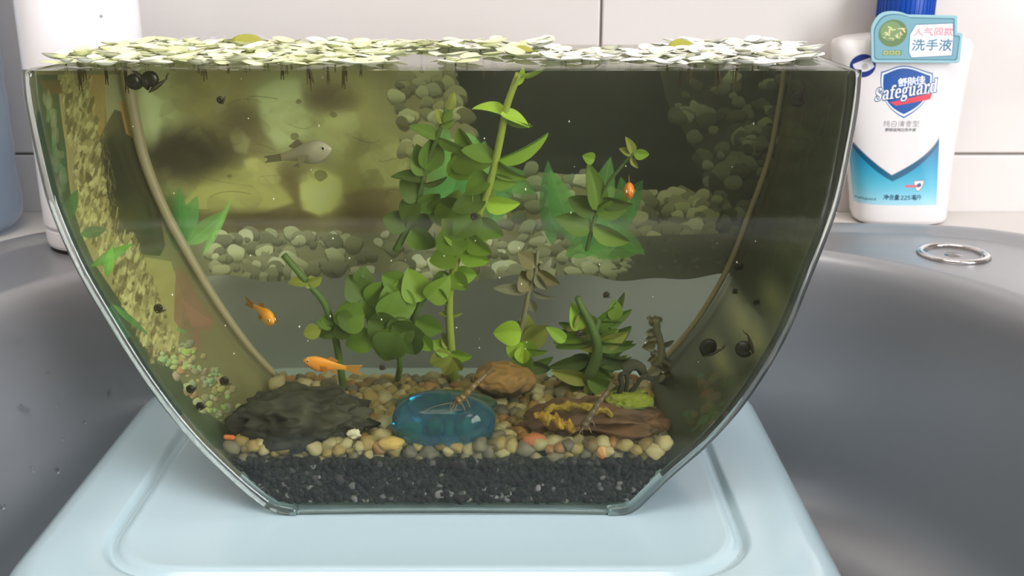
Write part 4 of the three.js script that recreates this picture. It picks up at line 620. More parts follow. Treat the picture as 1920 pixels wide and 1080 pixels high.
// ------------------------------------------------------------------ snails
{
  const shellG = gridGeo(16, 70, (u, v) => { const a = v * 2.6 * 2 * Math.PI, k = Math.exp(0.155 * (a - 2.6 * 2 * Math.PI)), R = 0.58 * k, r = 0.42 * k * (v > 0.985 ? 1 : 1), b = u * 2 * Math.PI, q = R + r * Math.cos(b); return [q * Math.cos(a), q * Math.sin(a), r * 0.95 * Math.sin(b) + 0.18 * (1 - k)]; }, true);
  const shellM = [0x17130c, 0x2a2315, 0x54462a].map((c) => std(c, 0.35)), footM = std(0x3b342a, 0.6);
  const footG = gridGeo(12, 14, (u, v) => { const a = u * 6.2832, w = Math.sin(Math.PI * Math.pow(v, 0.8)), x = (v - 0.45) * 2.1; return [x, -0.72 + 0.2 * w * Math.cos(a), 0.3 * w * Math.sin(a) - 0.1]; }, true);
  const tenG = mergeGeometries([1, -1].map((s) => tube([V(1, -0.66, 0.08 * s - 0.1), V(1.25, -0.5, 0.16 * s - 0.1), V(1.45, -0.42, 0.22 * s - 0.1)], 0.05, 0.02, 6, 5)));
  const onGlass = -GL - 0.004;
  for (const [px, py, z, r, rot, mi, lab] of [
    [1330, 649, -0.03, 19, 0.4, 0, 'dark round snail on the tank wall, nearer the withered plant'], [1393, 652, -0.014, 19, 1.9, 0, 'dark round snail on the tank wall, nearer the glass edge'], [1387, 499, -0.045, 10, 0.1, 0, 'small snail on the back seam above the two dark snails'], [1424, 566, -0.03, 7, 0, 0, 'tiny snail midway between the small seam snail and a dark one'], [1379, 545, -0.05, 6, 0, 1, 'tiny snail on the seam beneath the small seam snail'],
    [1493, 182, -0.04, 18, 1.6, 1, 'olive brown snail high on the seam near the soap bottle'], [298, 577, -0.028, 10, 0.3, 1, 'snail on the bark print beside the printed red leaf'], [422, 713, -0.04, 10, 0, 1, 'snail on the tank wall above the printed pebbles'], [376, 760, -0.014, 9, 0.5, 0, 'lower of two snails on the wall near the glass edge'], [357, 728, -0.014, 9, 0.9, 0, 'upper of two snails on the wall near the glass edge'],
    [250, 152, -0.012, 18, 2.4, 0, 'dark snail hanging at the surface beside another over the bark print'], [283, 148, -0.012, 20, 0.6, 0, 'wider dark snail hanging at the surface beside the printed rocks'], [413, 186, onGlass, 8, 1.2, 0, 'small black snail on the front pane before the printed rocks'], [717, 688, -0.03, 6, 0.2, 1, 'tiny snail drifting right of the swimming orange fish'], [890, 405, -0.035, 8, 0.3, 0, 'small snail on a leaf of the tallest plant'], [1138, 552, -0.05, 7, 0, 1, 'tiny snail on a brown leaf tip of the small lime plant'], [1087, 625, -0.05, 8, 0, 1, 'small snail on the thick dark stem'], [890, 590, -0.05, 5, 0, 1, 'tiny snail in open water beside the tallest plant']]) {
    if (px === 890 && py === 590) continue;
    const c = P(px, py, z); c.x = clamp(c.x, sideX(leftIn, c.y) + 0.003, sideX(rightIn, c.y) - 0.003);
    const k = M1(c) * r * 1.15, t = thing('snail', lab, 'snail', c.toArray()); t.rotation.z = rot; t.scale.setScalar(k);
    mesh('shell', shellG, shellM[mi], t); { const cg = new THREE.SphereGeometry(0.66, 14, 10); cg.scale(1, 1, 0.55); mesh('shell_core', cg, shellM[mi], t); } mesh('foot', footG, footM, t); if (r > 14) mesh('tentacles', tenG, footM, t);
  }
  { // empty snail shell standing on the gravel
    const c = P(929, 838, -0.0078), k = M1(c) * 26, t = thing('empty_shell', 'brown empty snail shell on the gravel beside the blue glass stone', 'shell', c.toArray()); t.scale.setScalar(k); t.rotation.set(0, -0.7, 1.2);
    mesh('shell_coil', shellG, std(0x6b5d38, 0.5), t);
  }
}

// ------------------------------------------------------------------ fish
function fish(name, label, head, tail, hRatio, cols, opts = {}) {
  const a = P(...head), b = P(...tail), c = a.clone().lerp(b, 0.5), L = a.distanceTo(b), x = a.clone().sub(b).normalize(), up0 = opts.up ?? V(0, 1, 0), z = x.clone().cross(up0).normalize(), y = z.clone().cross(x);
  const t = thing(name, label, 'fish', c.toArray()); t.quaternion.setFromRotationMatrix(new THREE.Matrix4().makeBasis(x, y, z)); t.scale.setScalar(L);
  const bodyEnd = 0.76, bend = opts.bend ?? 0;
  const hh = (s) => hRatio * 0.5 * (s < 0.32 ? Math.pow(Math.sin(Math.min(s / 0.32, 1) * Math.PI / 2), 0.62) : lerp(1, 0.36, smooth(s, 0.32, 1)));
  const cx = (s) => 0.5 - s * bodyEnd, cz = (s) => bend * s * s * 0.3, belly = opts.belly ?? 0.25;
  const g = gridGeo(20, 30, (u, v) => { const a = u * 2 * Math.PI, s = clamp(v, 0.001, 1), h = hh(s) * (v === 0 ? 0.02 : 1), w = h * lerp(0.62, 0.28, smooth(s, 0.3, 1)), sy = Math.sin(a); return [cx(s), sy * h * (sy < 0 ? 1 + belly * Math.exp(-(((s - 0.42) / 0.2) ** 2)) : 1) - 0.02 * s, cz(s) + Math.cos(a) * w]; }, true);
  paint(g, (p) => { const s = (0.5 - p.x) / bodyEnd, n = 0.12 * fbm(p.x * 14, p.y * 20, p.z * 20, 3); return mixC(mixC(C(cols[0]), C(cols[1]), 0.5 - p.y / hRatio * 1.1 + n * 2), C(cols[2]), smooth(s, 0.55, 1.1) + n); });
  mesh('body', g, new THREE.MeshPhysicalMaterial({ vertexColors: true, roughness: 0.35, clearcoat: 0.4 }), t);
  const fin = std(cols[3] ?? cols[2], 0.5, { transmission: 0.55, side: THREE.DoubleSide });
  const sheet = (f) => { const A = gridGeo(8, 8, (u, v) => { const p = f(u, v); return [p[0], p[1], p[2] + 0.004]; }), B = gridGeo(8, 8, (u, v) => { const p = f(1 - u, v); return [p[0], p[1], p[2] - 0.004]; }); return mergeGeometries([A, B]); };
  const tx = cx(1), tz = cz(1), th = hRatio * (opts.fan ?? 0.8);
  mesh('tail_fin', sheet((u, v) => { const w = lerp(0.14 * hRatio * 1.2, th * 0.5, Math.pow(v, 0.8)); return [tx + 0.02 - v * (0.26 - 0.03 * Math.cos((u - 0.5) * 6)), (u - 0.5) * 2 * w - 0.02, tz + bend * v * 0.2 + 0.006 * Math.sin(u * 20)]; }), fin, t);
  mesh('dorsal_fin', sheet((u, v) => { const s = 0.5 + u * 0.2 + v * 0.12; return [cx(s), hh(0.5 + u * 0.2) * 0.9 + v * hRatio * 0.3 * (1 - 0.5 * u) - 0.02, cz(s)]; }), fin, t);
  mesh('anal_fin', sheet((u, v) => { const s = 0.58 + u * 0.12 + v * 0.12; return [cx(s), -hh(0.6) * 0.85 - v * hRatio * 0.24 * (1 - 0.4 * u) - 0.02, cz(s)]; }), fin, t);
  for (const sd of [1, -1]) {
    const pf = mesh('pectoral_fin', sheet((u, v) => [0.2 - v * 0.14, -0.12 * hRatio + (u - 0.5) * 0.12 * v * 1.2 - v * 0.05, sd * (hh(0.35) * 0.55 + v * 0.05)]), fin, t);
    const ex = cx(0.115), er = hRatio * 0.105, ez = sd * hh(0.115) * 0.52;
    const eye = new THREE.SphereGeometry(er, 14, 10); eye.scale(1, 1, 0.6); eye.translate(ex, hh(0.115) * 0.26, ez); const eyeM = mesh('eye', eye, std(cols[4] ?? 0xe8d9b0, 0.2), t);
    const pu = new THREE.SphereGeometry(er * 0.66, 12, 8); pu.scale(1, 1, 0.6); pu.translate(ex, hh(0.115) * 0.26, ez + sd * er * 0.32); mesh('pupil', pu, std(0x060606, 0.1), eyeM);
  }
  return t;
}
fish('orange_fish', 'small orange fish swimming level above the dark rock', [568, 676, -0.024], [676, 692, -0.024], 0.24, [0xe89a2e, 0xd9822c, 0xd8982e, 0xd9a040], { belly: 0.3 });
fish('orange_fish', 'small orange fish turned towards the viewer below the bare stem', [513, 606, -0.02], [478, 560, -0.036], 0.34, [0xf0a22c, 0xe0902c, 0xcf8c30, 0xc08a3c], { fan: 0.7, bend: 0.4 });
fish('silver_fish', 'pale silver fish swimming below the surface before the printed rocks', [622, 279, -0.02], [498, 296, -0.03], 0.29, [0xa39f8c, 0x9d9680, 0x8f8762, 0x968e6a, 0xb8b4a4], { belly: 0.1, fan: 0.3 });
fish('orange_fish', 'tiny orange fish facing the viewer beside the pointed plant tip', [1180, 364, -0.03], [1179, 336, -0.042], 0.55, [0xf08a2a, 0xe07a24, 0xe88a34, 0xe89a4c], { fan: 0.6 });

// ------------------------------------------------------------------ shrimps
function shrimp(label, pts, wpx, col) {
  const q = pts.map((p) => P(...p)), b = q[0].clone(), s = M1(b), t = thing('shrimp', label, 'shrimp', b.toArray()), m = std(col, 0.3, { transmission: 0.45, thickness: 0.004, attenuationColor: C(0xb89c70), attenuationDistance: 0.01 }), m2 = std(col, 0.5);
  const loc = q.map((p) => p.sub(b)), cur = new THREE.CatmullRomCurve3(loc), w = wpx * s;
  mesh('body', tube(loc, (u) => w * (u < 0.12 ? 0.25 + u * 5 : lerp(1, 0.45, (u - 0.12) / 0.88)) * (1 + 0.1 * Math.sin(u * 44)), 0, 60, 10), m, t);
  const h = cur.getPoint(0.06), dir = cur.getTangent(0.05).negate(), dn = V(0, -1, 0.2);
  for (let i = 0; i < 5; i++) { const p = cur.getPoint(0.12 + i * 0.08), sd = i % 2 ? 1 : -1; mesh('leg', tube([p.clone(), p.clone().addScaledVector(dn, w * 1.2).add(V(sd * w * 0.9, 0, w * 0.4)), p.clone().addScaledVector(dn, w * 2.1).add(V(sd * w * 1.3, 0, w * 0.8))], w * 0.16, w * 0.06, 8, 5), m2, t); }
  for (const sd of [1, -1]) { mesh('antenna', tube([h.clone(), h.clone().addScaledVector(dir, w * 3).add(V(sd * w * 1.5, w * 0.8, 0)), h.clone().addScaledVector(dir, w * 5).add(V(sd * w * 3.6, w * 0.2, 0))], w * 0.09, w * 0.03, 10, 5), m2, t); const e = new THREE.SphereGeometry(w * 0.22, 10, 8); e.translate(h.x + sd * w * 0.4, h.y + w * 0.45, h.z + w * 0.2); mesh('eye', e, std(0x14100c, 0.2), t); }
  const e = cur.getPoint(1), ed = cur.getTangent(1); mesh('tail_fan', tube([e.clone(), e.clone().addScaledVector(ed, w * 1.2), e.clone().addScaledVector(ed, w * 2)], (u) => w * (0.4 + 0.5 * u), 0, 8, 8), m, t);
}
shrimp('translucent brown shrimp climbing over the blue glass stone', [[850, 756, -0.006], [868, 744, -0.0065], [890, 722, -0.008], [912, 702, -0.011]], 9, 0x8d7350);
shrimp('pale translucent shrimp climbing over the brown rock crust', [[1090, 806, -0.0058], [1104, 784, -0.0062], [1122, 756, -0.0075], [1140, 732, -0.009]], 8, 0x857461);

// ------------------------------------------------------------------ drifting specks
{
  reseed(606); const n = 60, im = sh(new THREE.InstancedMesh(new THREE.IcosahedronGeometry(1, 0), std(0xf2efe2, 0.6), n)), m = new THREE.Matrix4(), q = new THREE.Quaternion(); im.name = 'water_specks'; tag(im, 'fine pale specks drifting in the tank water', 'debris', null, 'stuff');
  for (let i = 0; i < n; i++) { const y = rr(0.04, YW - 0.004), x = rr(sideX(leftIn, y) + 0.01, sideX(rightIn, y) - 0.01), r = rr(0.00018, 0.00042); im.setMatrixAt(i, m.compose(V(x, y, rr(-0.07, -0.007)), q.identity(), V(r, r * rr(0.7, 1.6), r))); }
  scene.add(im);
}

// ------------------------------------------------------------------ white bottle, water bottle
{
  const zc = -0.174, mid = (y, z) => P(144 + 0.0, 0, z).x, x = P(144, 0, zc).x, r = 110 * M1(P(144, 0, zc));
  const t = thing('white_bottle', 'tall plain white cylindrical bottle behind the tank corner', 'bottle', [x, DECK - 0.0006, zc]);
  const body = new THREE.LatheGeometry([[r * 0.9, 0.0125], [r * 0.985, 0.013], [r, 0.015], [r, 0.2], [r * 0.98, 0.21], [r * 0.85, 0.222], [r * 0.5, 0.23], [0.0001, 0.231]].map((p) => new THREE.Vector2(...p)), 64);
  mesh('bottle_body', body, std(0xf4f2f4, 0.25, { clearcoat: 0.3 }), t);
  mesh('bottle_foot', new THREE.LatheGeometry([[r * 0.9, 0.0022], [r * 0.955, 0.0024], [r * 0.975, 0.0045], [r * 0.985, 0.0112], [r * 0.96, 0.0125], [r * 0.9, 0.0128]].map((p) => new THREE.Vector2(...p)), 64), std(0xe9e6e8, 0.35), t);
  mesh('bottle_pad', new THREE.CylinderGeometry(r * 0.93, r * 0.93, 0.0024, 48).translate(0, 0.0012, 0), std(0x1b1b1b, 0.8), t);
  const d = mesh('paint_chip', new THREE.SphereGeometry(0.0009, 10, 8), std(0xa9a6ab, 0.6), t); const pp = P(178, 32, zc + r * 0.99); d.position.set(pp.x - x, pp.y - t.position.y, Math.sqrt(Math.max(0, r * r - (pp.x - x) ** 2))); d.scale.set(1.6, 1, 0.3);
}
{
  const z = -0.199, r = 0.039, xr = P(33, 395, z).x, t = thing('water_bottle', 'pale blue clear plastic bottle at the picture edge on the counter', 'bottle', [xr - r, DECK - 0.0005, z]);
  const pts = [[0.0001, 0.002], [r * 0.6, 0.0005], [r * 0.86, 0.002], [r * 0.98, 0.008], [r, 0.016]]; for (let i = 0; i < 9; i++) pts.push([r * (i % 2 ? 0.975 : 0.99), 0.022 + i * 0.012]); pts.push([r * 0.9, 0.14], [r * 0.88, 0.2], [r * 0.6, 0.225], [0.014, 0.24], [0.014, 0.25]);
  mesh('bottle_body', new THREE.LatheGeometry(pts.map((p) => new THREE.Vector2(...p)), 64), std(0xc6d6e6, 0.3, { transmission: 0.6, side: THREE.DoubleSide }), t);
  mesh('bottle_cap', new THREE.CylinderGeometry(0.0155, 0.0155, 0.016, 32).translate(0, 0.257, 0), std(0x2f6fc0, 0.4), t);
}

// ------------------------------------------------------------------ hand soap bottle
const GLYPH = {
  '人': '5,1 4.6,4 3,7 .5,9.5|4.8,3.5 6,6.5 9.5,9.5', '气': '3,.5 2,2.5 .5,4|2.5,2 9,2|2,4 8,4|1,6 7.5,6 7.6,8 8.5,9.5 9.5,9.2 9.6,8',
  '同': '1,9.5 1,1 9,1 9,9 7.8,9|3,3 7,3|3,5 3,8 7,8 7,5 3,5', '款': '.5,2 5,2|2.7,.5 2.7,3.6|1,3.6 4.6,3.6|.5,5.5 5,5.5|2.7,5.5 2.7,9.5 2,9|1.3,7 .5,8.5|4,7 4.8,8|6.7,.5 5.6,3.5|6.2,2.2 9.4,2.2 8.8,3.8|7.4,3.5 7,6.5 5.2,9.5|7.3,5.5 8.2,8 9.7,9.5',
  '洗': '1,1 2,2|.4,3.8 1.5,4.6|.6,9.3 2.2,6.2|4.3,.8 3.4,3|4,2 9,2|6.4,.4 6.4,4.6|3,4.6 9.7,4.6|5.3,4.6 5,7.5 3,9.5|7.3,4.6 7.3,8.6 7.8,9.2 9.4,9.2 9.6,7.6', '手': '8,.6 5,1.4 2,1.7|1.5,3.6 8.5,3.6|.5,5.8 9.5,5.8|5,1.4 5.2,8.5 4.5,9.5 3.4,8.9',
  '液': '1,1 2,2|.4,3.8 1.5,4.6|.6,9.3 2.2,6.2|6.5,.3 6.9,1.2|3,1.8 9.6,1.8|4.6,2.2 3.1,5.2|4,4.2 4,9.6|6.8,2.4 5,5.6|6.4,3.6 9,3.6 8,6.3 5,9.5|6,5 6.8,5.8|6.2,6.2 9.7,9.5',
  '舒': '3,.5 .5,3|3,.7 5.4,3|1.6,3.2 4.6,3.2|.6,4.8 5.4,4.8|3,3.2 3,6.2|1.4,6.2 1.4,9 4.6,9 4.6,6.2 1.4,6.2|6,1.2 9.2,1.2 7.6,3|6.6,2.4 8.4,3.8|5.8,4.6 9.6,4.6 8.8,6|7.6,4.6 7.6,9.4 6.6,8.8', '肤': '1,9.5 1.2,1 4,1 4,9.3 3.2,9|1.2,3.6 4,3.6|1.2,6.2 4,6.2|5.4,2.4 9.2,2.4|5,5 9.7,5|7.3,.6 7.2,5 5,9.5|7.4,5.2 9.7,9.5', '佳': '2.4,.6 .4,4.5|1.6,3 1.6,9.6|4,2 9,2|6.5,.5 6.5,4.4|3.5,4.4 9.5,4.4|4,6.6 9,6.6|6.5,4.8 6.5,9.2|3.2,9.2 9.8,9.2',
  '纯': '2.4,.5 .8,3 2.6,3|3.2,2.2 .6,6 3.4,5.4|.4,8.8 3.6,7.8|4.2,2.4 9.6,1.8|5,3.6 5,6.4 9,6.4 9,3.4|7,.5 7,8.8 7.6,9.4 9.6,9.3 9.7,8', '白': '5,.3 4,2|1.6,2.2 1.6,9.4 8.4,9.4 8.4,2.2 1.6,2.2|1.6,5.8 8.4,5.8', '清': '1,1 2,2|.4,3.8 1.5,4.6|.6,9.3 2.2,6.2|3.6,1.6 9.4,1.6|4,3 9,3|3.2,4.4 9.8,4.4|6.5,.4 6.5,4.4|4.4,9.6 4.4,5.6 8.8,5.6 8.8,9.4 8,9|4.4,6.9 8.8,6.9|4.4,8.2 8.8,8.2',
  '香': '7.5,.5 3,1.2|.8,2.6 9.2,2.6|5,1 5,5|5,2.8 1,5|5,2.8 9,5|2.6,5.6 2.6,9.6 7.4,9.6 7.4,5.6 2.6,5.6|2.6,7.5 7.4,7.5', '型': '.8,1 5.6,1|.5,3 6,3|2.2,1 2,3.6 .8,5.4|4.2,1 4.2,5.4|7,1.2 7,4|9.2,.6 9.2,5 8.4,4.8|2,7 8,7|5,5.4 5,9.4|.6,9.4 9.6,9.4',
  '净': '.8,1.5 1.8,2.8|.4,9 2,6|4.6,.5 3,3|4.4,1.6 7.6,1.6 6.6,3|3.6,3.2 8.4,3.2 8.4,6.6 3.4,6.6|2.6,5 9.8,5|5.9,3.2 5.9,9.4 5,9', '含': '5,.3 .6,4|5,.3 9.6,4|4.4,2.6 5.4,3.4|2.6,4.6 7.4,4.6 6,6|2.4,6.4 2.4,9.5 7.6,9.5 7.6,6.4 2.4,6.4', '量': '2.4,.6 2.4,3 7.6,3 7.6,.6 2.4,.6|2.4,1.8 7.6,1.8|.5,4 9.5,4|2.4,5 2.4,7.2 7.6,7.2 7.6,5 2.4,5|2.4,6.1 7.6,6.1|5,5 5,9.4|1.6,8.3 8.4,8.3|.4,9.5 9.6,9.5',
  '毫': '5,.2 5.4,1|1,1.4 9,1.4|3,2.2 3,3.6 7,3.6 7,2.2 3,2.2|1,5.6 1,4.6 9,4.6 8.6,5.6|7,5.6 3,6.2|1.6,7.2 8.4,6.8|1,8.4 9,7.9|4.8,5.8 4.8,9.2 5.4,9.6 9.2,9.6 9.4,8.8', '升': '6,.6 1.6,1.8|.5,4.6 9.5,4.6|3.4,1.4 3.2,5.5 1,9.5|7,.8 7,9.6',
};
function glyphs(c, text, x, y, s, lw, col, gap = 1.06) { c.strokeStyle = col; c.lineWidth = lw; c.lineCap = c.lineJoin = 'round';[...text].forEach((ch, i) => { const d = GLYPH[ch]; if (!d) return; for (const st of d.split('|')) { c.beginPath(); st.split(' ').forEach((p, k) => { const [a, b] = p.split(',').map(Number), X = x + i * s * gap + a / 10 * s, Y = y + b / 10 * s; k ? c.lineTo(X, Y) : c.moveTo(X, Y); }); c.stroke(); } }); }
{
  const ZB = -0.225, D2 = 0.016, zf = ZB + D2;
  const prof = [[1600, 1764, 413], [1597, 1768, 400], [1596, 1772, 370], [1590, 1780, 300], [1578, 1793, 220], [1568, 1806, 150], [1561, 1816, 100], [1560, 1819, 82], [1564, 1815, 72], [1590, 1796, 65], [1640, 1762, 61], [1662, 1740, 59]].map(([a, b, y]) => { const p = P(a, y, ZB), q = P(b, y, ZB); return [(p.x + q.x) / 2, (q.x - p.x) / 2, p.y]; });
  const y0 = DECK - 0.0005; prof[0][2] = y0 + 0.0012; const yTop = prof[prof.length - 1][2];
  const cx = prof[3][0], t = thing('soap_bottle', 'white hand soap bottle with blue cap, shield logo and teal tag', 'soap bottle', [cx, y0, ZB]);
  const ys = prof.map((p) => p[2]), at = (y) => { for (let i = 0; i < prof.length - 1; i++) if (y <= ys[i + 1]) { const k = clamp((y - ys[i]) / (ys[i + 1] - ys[i]), 0, 1); return [lerp(prof[i][0], prof[i + 1][0], k), lerp(prof[i][1], prof[i + 1][1], k)]; } const l = prof[prof.length - 1]; return [l[0], l[1]]; };
  const levels = []; levels.push([y0, 0.9]); for (let i = 0; i <= 40; i++) levels.push([lerp(prof[0][2], yTop, Math.pow(i / 40, 0.85)), 1]); levels.push([yTop + 0.0002, 0.02]);
  const sup = (a, w, d) => { const n = 3, c = Math.cos(a), s = Math.sin(a), r = Math.pow(Math.abs(c) ** n + Math.abs(s) ** n, -1 / n); return [w * c * r, d * s * r]; };
  const dep = (y) => D2 * (1 - 0.35 * smooth(y, ys[6], yTop));
  const body = gridGeo(72, levels.length - 1, (u, v) => { const [y, k] = levels[Math.round(v * (levels.length - 1))], [mx, hw] = at(y), [dx, dz] = sup(-u * 2 * Math.PI, hw * k, dep(y) * k); return [mx + dx - cx, y - y0, dz]; }, true);
  mesh('bottle_body', body, std(0xdedad8, 0.3, { clearcoat: 0.25 }), t);
  // printed front
  const W = 1024, H = 1440, [cv, c] = canvas(W, H), fx0 = P(1555, 240, zf).x, fx1 = P(1825, 240, zf).x, fy1 = P(1690, 60, zf).y, fy0 = y0;
  const sx = W / (fx1 - fx0), sy = H / (fy1 - fy0), K = (px, py) => { const p = P(px, py, zf); return [(p.x - fx0) * sx, (fy1 - p.y) * sy]; };
  c.fillStyle = '#dedad8'; c.fillRect(0, 0, W, H);
  const k = 1024 / 270;                                   // canvas pixels to a photo pixel, roughly
  const path = (pl) => { c.beginPath(); pl.forEach((p, i) => { const q = K(...p.slice(0, 2)); if (!i) c.moveTo(...q); else if (p.length === 6) c.bezierCurveTo(...K(p[2], p[3]), ...K(p[4], p[5]), ...q); else c.lineTo(...q); }); c.closePath(); };
  path([[1598, 262], [1672, 330, 1614, 286, 1645, 312], [1762, 262, 1708, 310, 1745, 290], [1757, 385], [1603, 385]]);
  { const g = c.createLinearGradient(0, K(1680, 262)[1], 0, K(1680, 388)[1]); g.addColorStop(0, '#0f5f86'); g.addColorStop(0.35, '#1e8fb4'); g.addColorStop(0.7, '#5fb6cc'); g.addColorStop(1, '#a9d3de'); c.fillStyle = g; c.fill(); }
  path([[1600, 270], [1673, 340, 1616, 300, 1645, 326], [1760, 270, 1706, 326, 1745, 298], [1762, 256], [1672, 328, 1745, 288, 1708, 310], [1597, 256, 1645, 310, 1614, 284]]); c.fillStyle = 'rgba(10,40,70,0.55)'; c.fill();
  // shield
  const shield = (g, col) => { path([[1657 - g, 140 - g], [1695, 128 - g, 1668, 136 - g, 1680, 128 - g], [1744 + g, 142 - g, 1712, 128 - g, 1730, 138 - g], [1694, 214 + g * 1.5, 1746 + g, 180, 1726, 200 + g], [1657 - g, 140 - g, 1662, 200 + g, 1652 - g, 178]]); c.fillStyle = col; c.fill(); };
  shield(5, '#2b5f9a'); shield(3, '#e8eef4'); shield(0, '#14509a');
  c.fillStyle = '#d8404e'; c.beginPath();[[1668, 192], [1748, 174], [1744, 186], [1680, 198]].forEach((p, i) => i ? c.lineTo(...K(...p)) : c.moveTo(...K(...p))); c.fill();
  c.save(); c.translate(...K(1640, 190)); c.rotate(-0.16); c.transform(1, 0, -0.18, 1, 0, 0); c.font = 'bold 128px serif'; c.lineWidth = 14; c.strokeStyle = '#24406e'; c.strokeText('Safeguard', 0, 0, 436); c.fillStyle = '#e4e8ee'; c.fillText('Safeguard', 0, 0, 436); c.restore();
  c.save(); c.translate(...K(1684, 163)); c.rotate(-0.12); glyphs(c, '舒肤佳', 0, -62, 62, 9, '#dfe5ee', 1.02); c.restore();
  { const [X, Y] = K(1657, 226); glyphs(c, '纯白清香型', X, Y, 46, 4.5, '#8d8a8c', 1.12); const [X2, Y2] = K(1660, 240); glyphs(c, '舒肤佳纯白洗手液', X2, Y2, 26, 4, '#6d6a6c', 1.05); }
  { const [X, Y] = K(1612, 371); c.fillStyle = '#2c6678'; c.font = 'bold 26px sans-serif'; c.fillText('Safeguard', X, Y + 24); const [X2, Y2] = K(1657, 365); glyphs(c, '净含量', X2, Y2, 40, 5, '#234d66', 0.95); c.font = 'bold 46px sans-serif'; c.fillStyle = '#234d66'; c.fillText('225', X2 + 122, Y2 + 40, 74); glyphs(c, '毫升', X2 + 200, Y2, 40, 5, '#234d66', 0.9); }
  { const [X, Y] = K(1722, 348); c.fillStyle = '#e9e4e4'; c.strokeStyle = '#8a6a70'; c.lineWidth = 5; c.beginPath(); c.moveTo(X - 36, Y - 36); c.lineTo(X + 36, Y - 40); c.quadraticCurveTo(X + 34, Y + 20, X, Y + 44); c.quadraticCurveTo(X - 34, Y + 20, X - 36, Y - 36); c.fill(); c.stroke(); c.fillStyle = '#c4707a'; c.fillRect(X - 100, Y - 6, 96, 20); c.beginPath(); c.arc(X + 4, Y - 4, 16, 0, 7); c.fillStyle = '#4a5a78'; c.fill(); }
  { const [X, Y] = K(1620, 124); c.fillStyle = '#24357e'; c.beginPath(); c.arc(X, Y, 84, 0, 7); c.fill(); c.fillStyle = '#dcdbe2'; c.beginPath(); c.moveTo(X - 66, Y - 10); c.quadraticCurveTo(X - 10, Y - 40, X + 40, Y - 60); c.lineTo(X + 76, Y + 4); c.quadraticCurveTo(X + 30, Y + 54, X - 20, Y + 40); c.quadraticCurveTo(X - 60, Y + 30, X - 66, Y - 10); c.fill(); c.fillStyle = '#b9b7b0'; c.beginPath(); c.arc(X + 12, Y + 6, 22, 0, 7); c.fill(); }
  const lab = gridGeo(40, 60, (u, v) => { const y = lerp(prof[0][2] + 0.001, ys[8], v), [mx, hw] = at(y), a = lerp(Math.PI * 0.93, Math.PI * 0.07, u), [dx, dz] = sup(a, hw + 0.0002, dep(y) + 0.0003); return [mx + dx - cx, y - y0, dz]; });
  { const p = lab.attributes.position, uv = lab.attributes.uv; for (let i = 0; i < p.count; i++) uv.setXY(i, (p.getX(i) + cx - fx0) / (fx1 - fx0), (p.getY(i) + y0 - fy0) / (fy1 - fy0)); }
  mesh('printed_front', lab, std(0xffffff, 0.32, { map: tex(cv), clearcoat: 0.25 }), t).userData.label = 'printed front with shield logo and blue chevron';
  // cap and pump
  const capX = P(1698, 20, ZB).x - cx, capR = 51 * M1(P(1698, 20, ZB)), cy = yTop - y0;
  const cap = []; cap.push(new THREE.LatheGeometry([[capR * 0.7, 0], [capR, 0.0008], [capR, 0.024], [capR * 0.92, 0.026], [0.006, 0.0265], [0.006, 0.045], [0.0001, 0.045]].map((q) => new THREE.Vector2(...q)), 56).translate(capX, cy, 0));
  const capM = mesh('screw_cap', cap[0], std(0x0f4fb4, 0.35), t);
  for (let i = 0; i < 40; i++) { const a = i / 40 * 6.2832; mesh('cap_rib', boxAtC(capR * 0.05, 0.018, capR * 0.05, capX + Math.cos(a) * capR, cy + 0.012, Math.sin(a) * capR, -a), std2(), capM); }
  mesh('pump_head', mergeGeometries([rbox(capX - 0.011, capX + 0.011, cy + 0.045, cy + 0.056, -0.009, 0.009, 0.004), rbox(capX - 0.003, capX + 0.003, cy + 0.047, cy + 0.054, 0, 0.026, 0.0025)]), std(0xf2f2f2, 0.3), t);
  // teal tag
  const zt = zf + 0.0035, tagPts = [[1634, 108], [1633, 60], [1640, 38, 1633, 50, 1636, 43], [1668, 22, 1646, 27, 1656, 22], [1700, 28, 1680, 21, 1692, 24], [1790, 30], [1793, 34, 1792, 30, 1793, 31], [1793, 62], [1803, 66, 1798, 62, 1803, 62], [1798, 112], [1792, 117, 1797, 116, 1795, 117], [1640, 116], [1634, 108, 1636, 116, 1634, 113]];
  const shp = new THREE.Shape(); tagPts.forEach((p, i) => { const q = (a, b) => { const r = P(a, b, zt); return [r.x, r.y]; }; if (!i) shp.moveTo(...q(p[0], p[1])); else if (p.length === 6) shp.bezierCurveTo(...q(p[2], p[3]), ...q(p[4], p[5]), ...q(p[0], p[1])); else shp.lineTo(...q(p[0], p[1])); });
  const tg = new THREE.ExtrudeGeometry(shp, { depth: 0.0006, bevelEnabled: true, bevelThickness: 0.0002, bevelSize: 0.0003, bevelSegments: 2, curveSegments: 14 });
  const [tc, d] = canvas(1024, 600), a0 = P(1626, 15, zt), a1 = P(1810, 124, zt), TX = (px, py) => { const p = P(px, py, zt); return [(p.x - a0.x) / (a1.x - a0.x) * 1024, (a0.y - p.y) / (a0.y - a1.y) * 600]; };
  { const p = tg.attributes.position, uv = tg.attributes.uv; for (let i = 0; i < p.count; i++) uv.setXY(i, (p.getX(i) - a0.x) / (a1.x - a0.x), 1 - (a0.y - p.getY(i)) / (a0.y - a1.y)); }
  tg.translate(-cx, -y0, zt - ZB);
  d.fillStyle = '#8fb8c0'; d.fillRect(0, 0, 1024, 600);
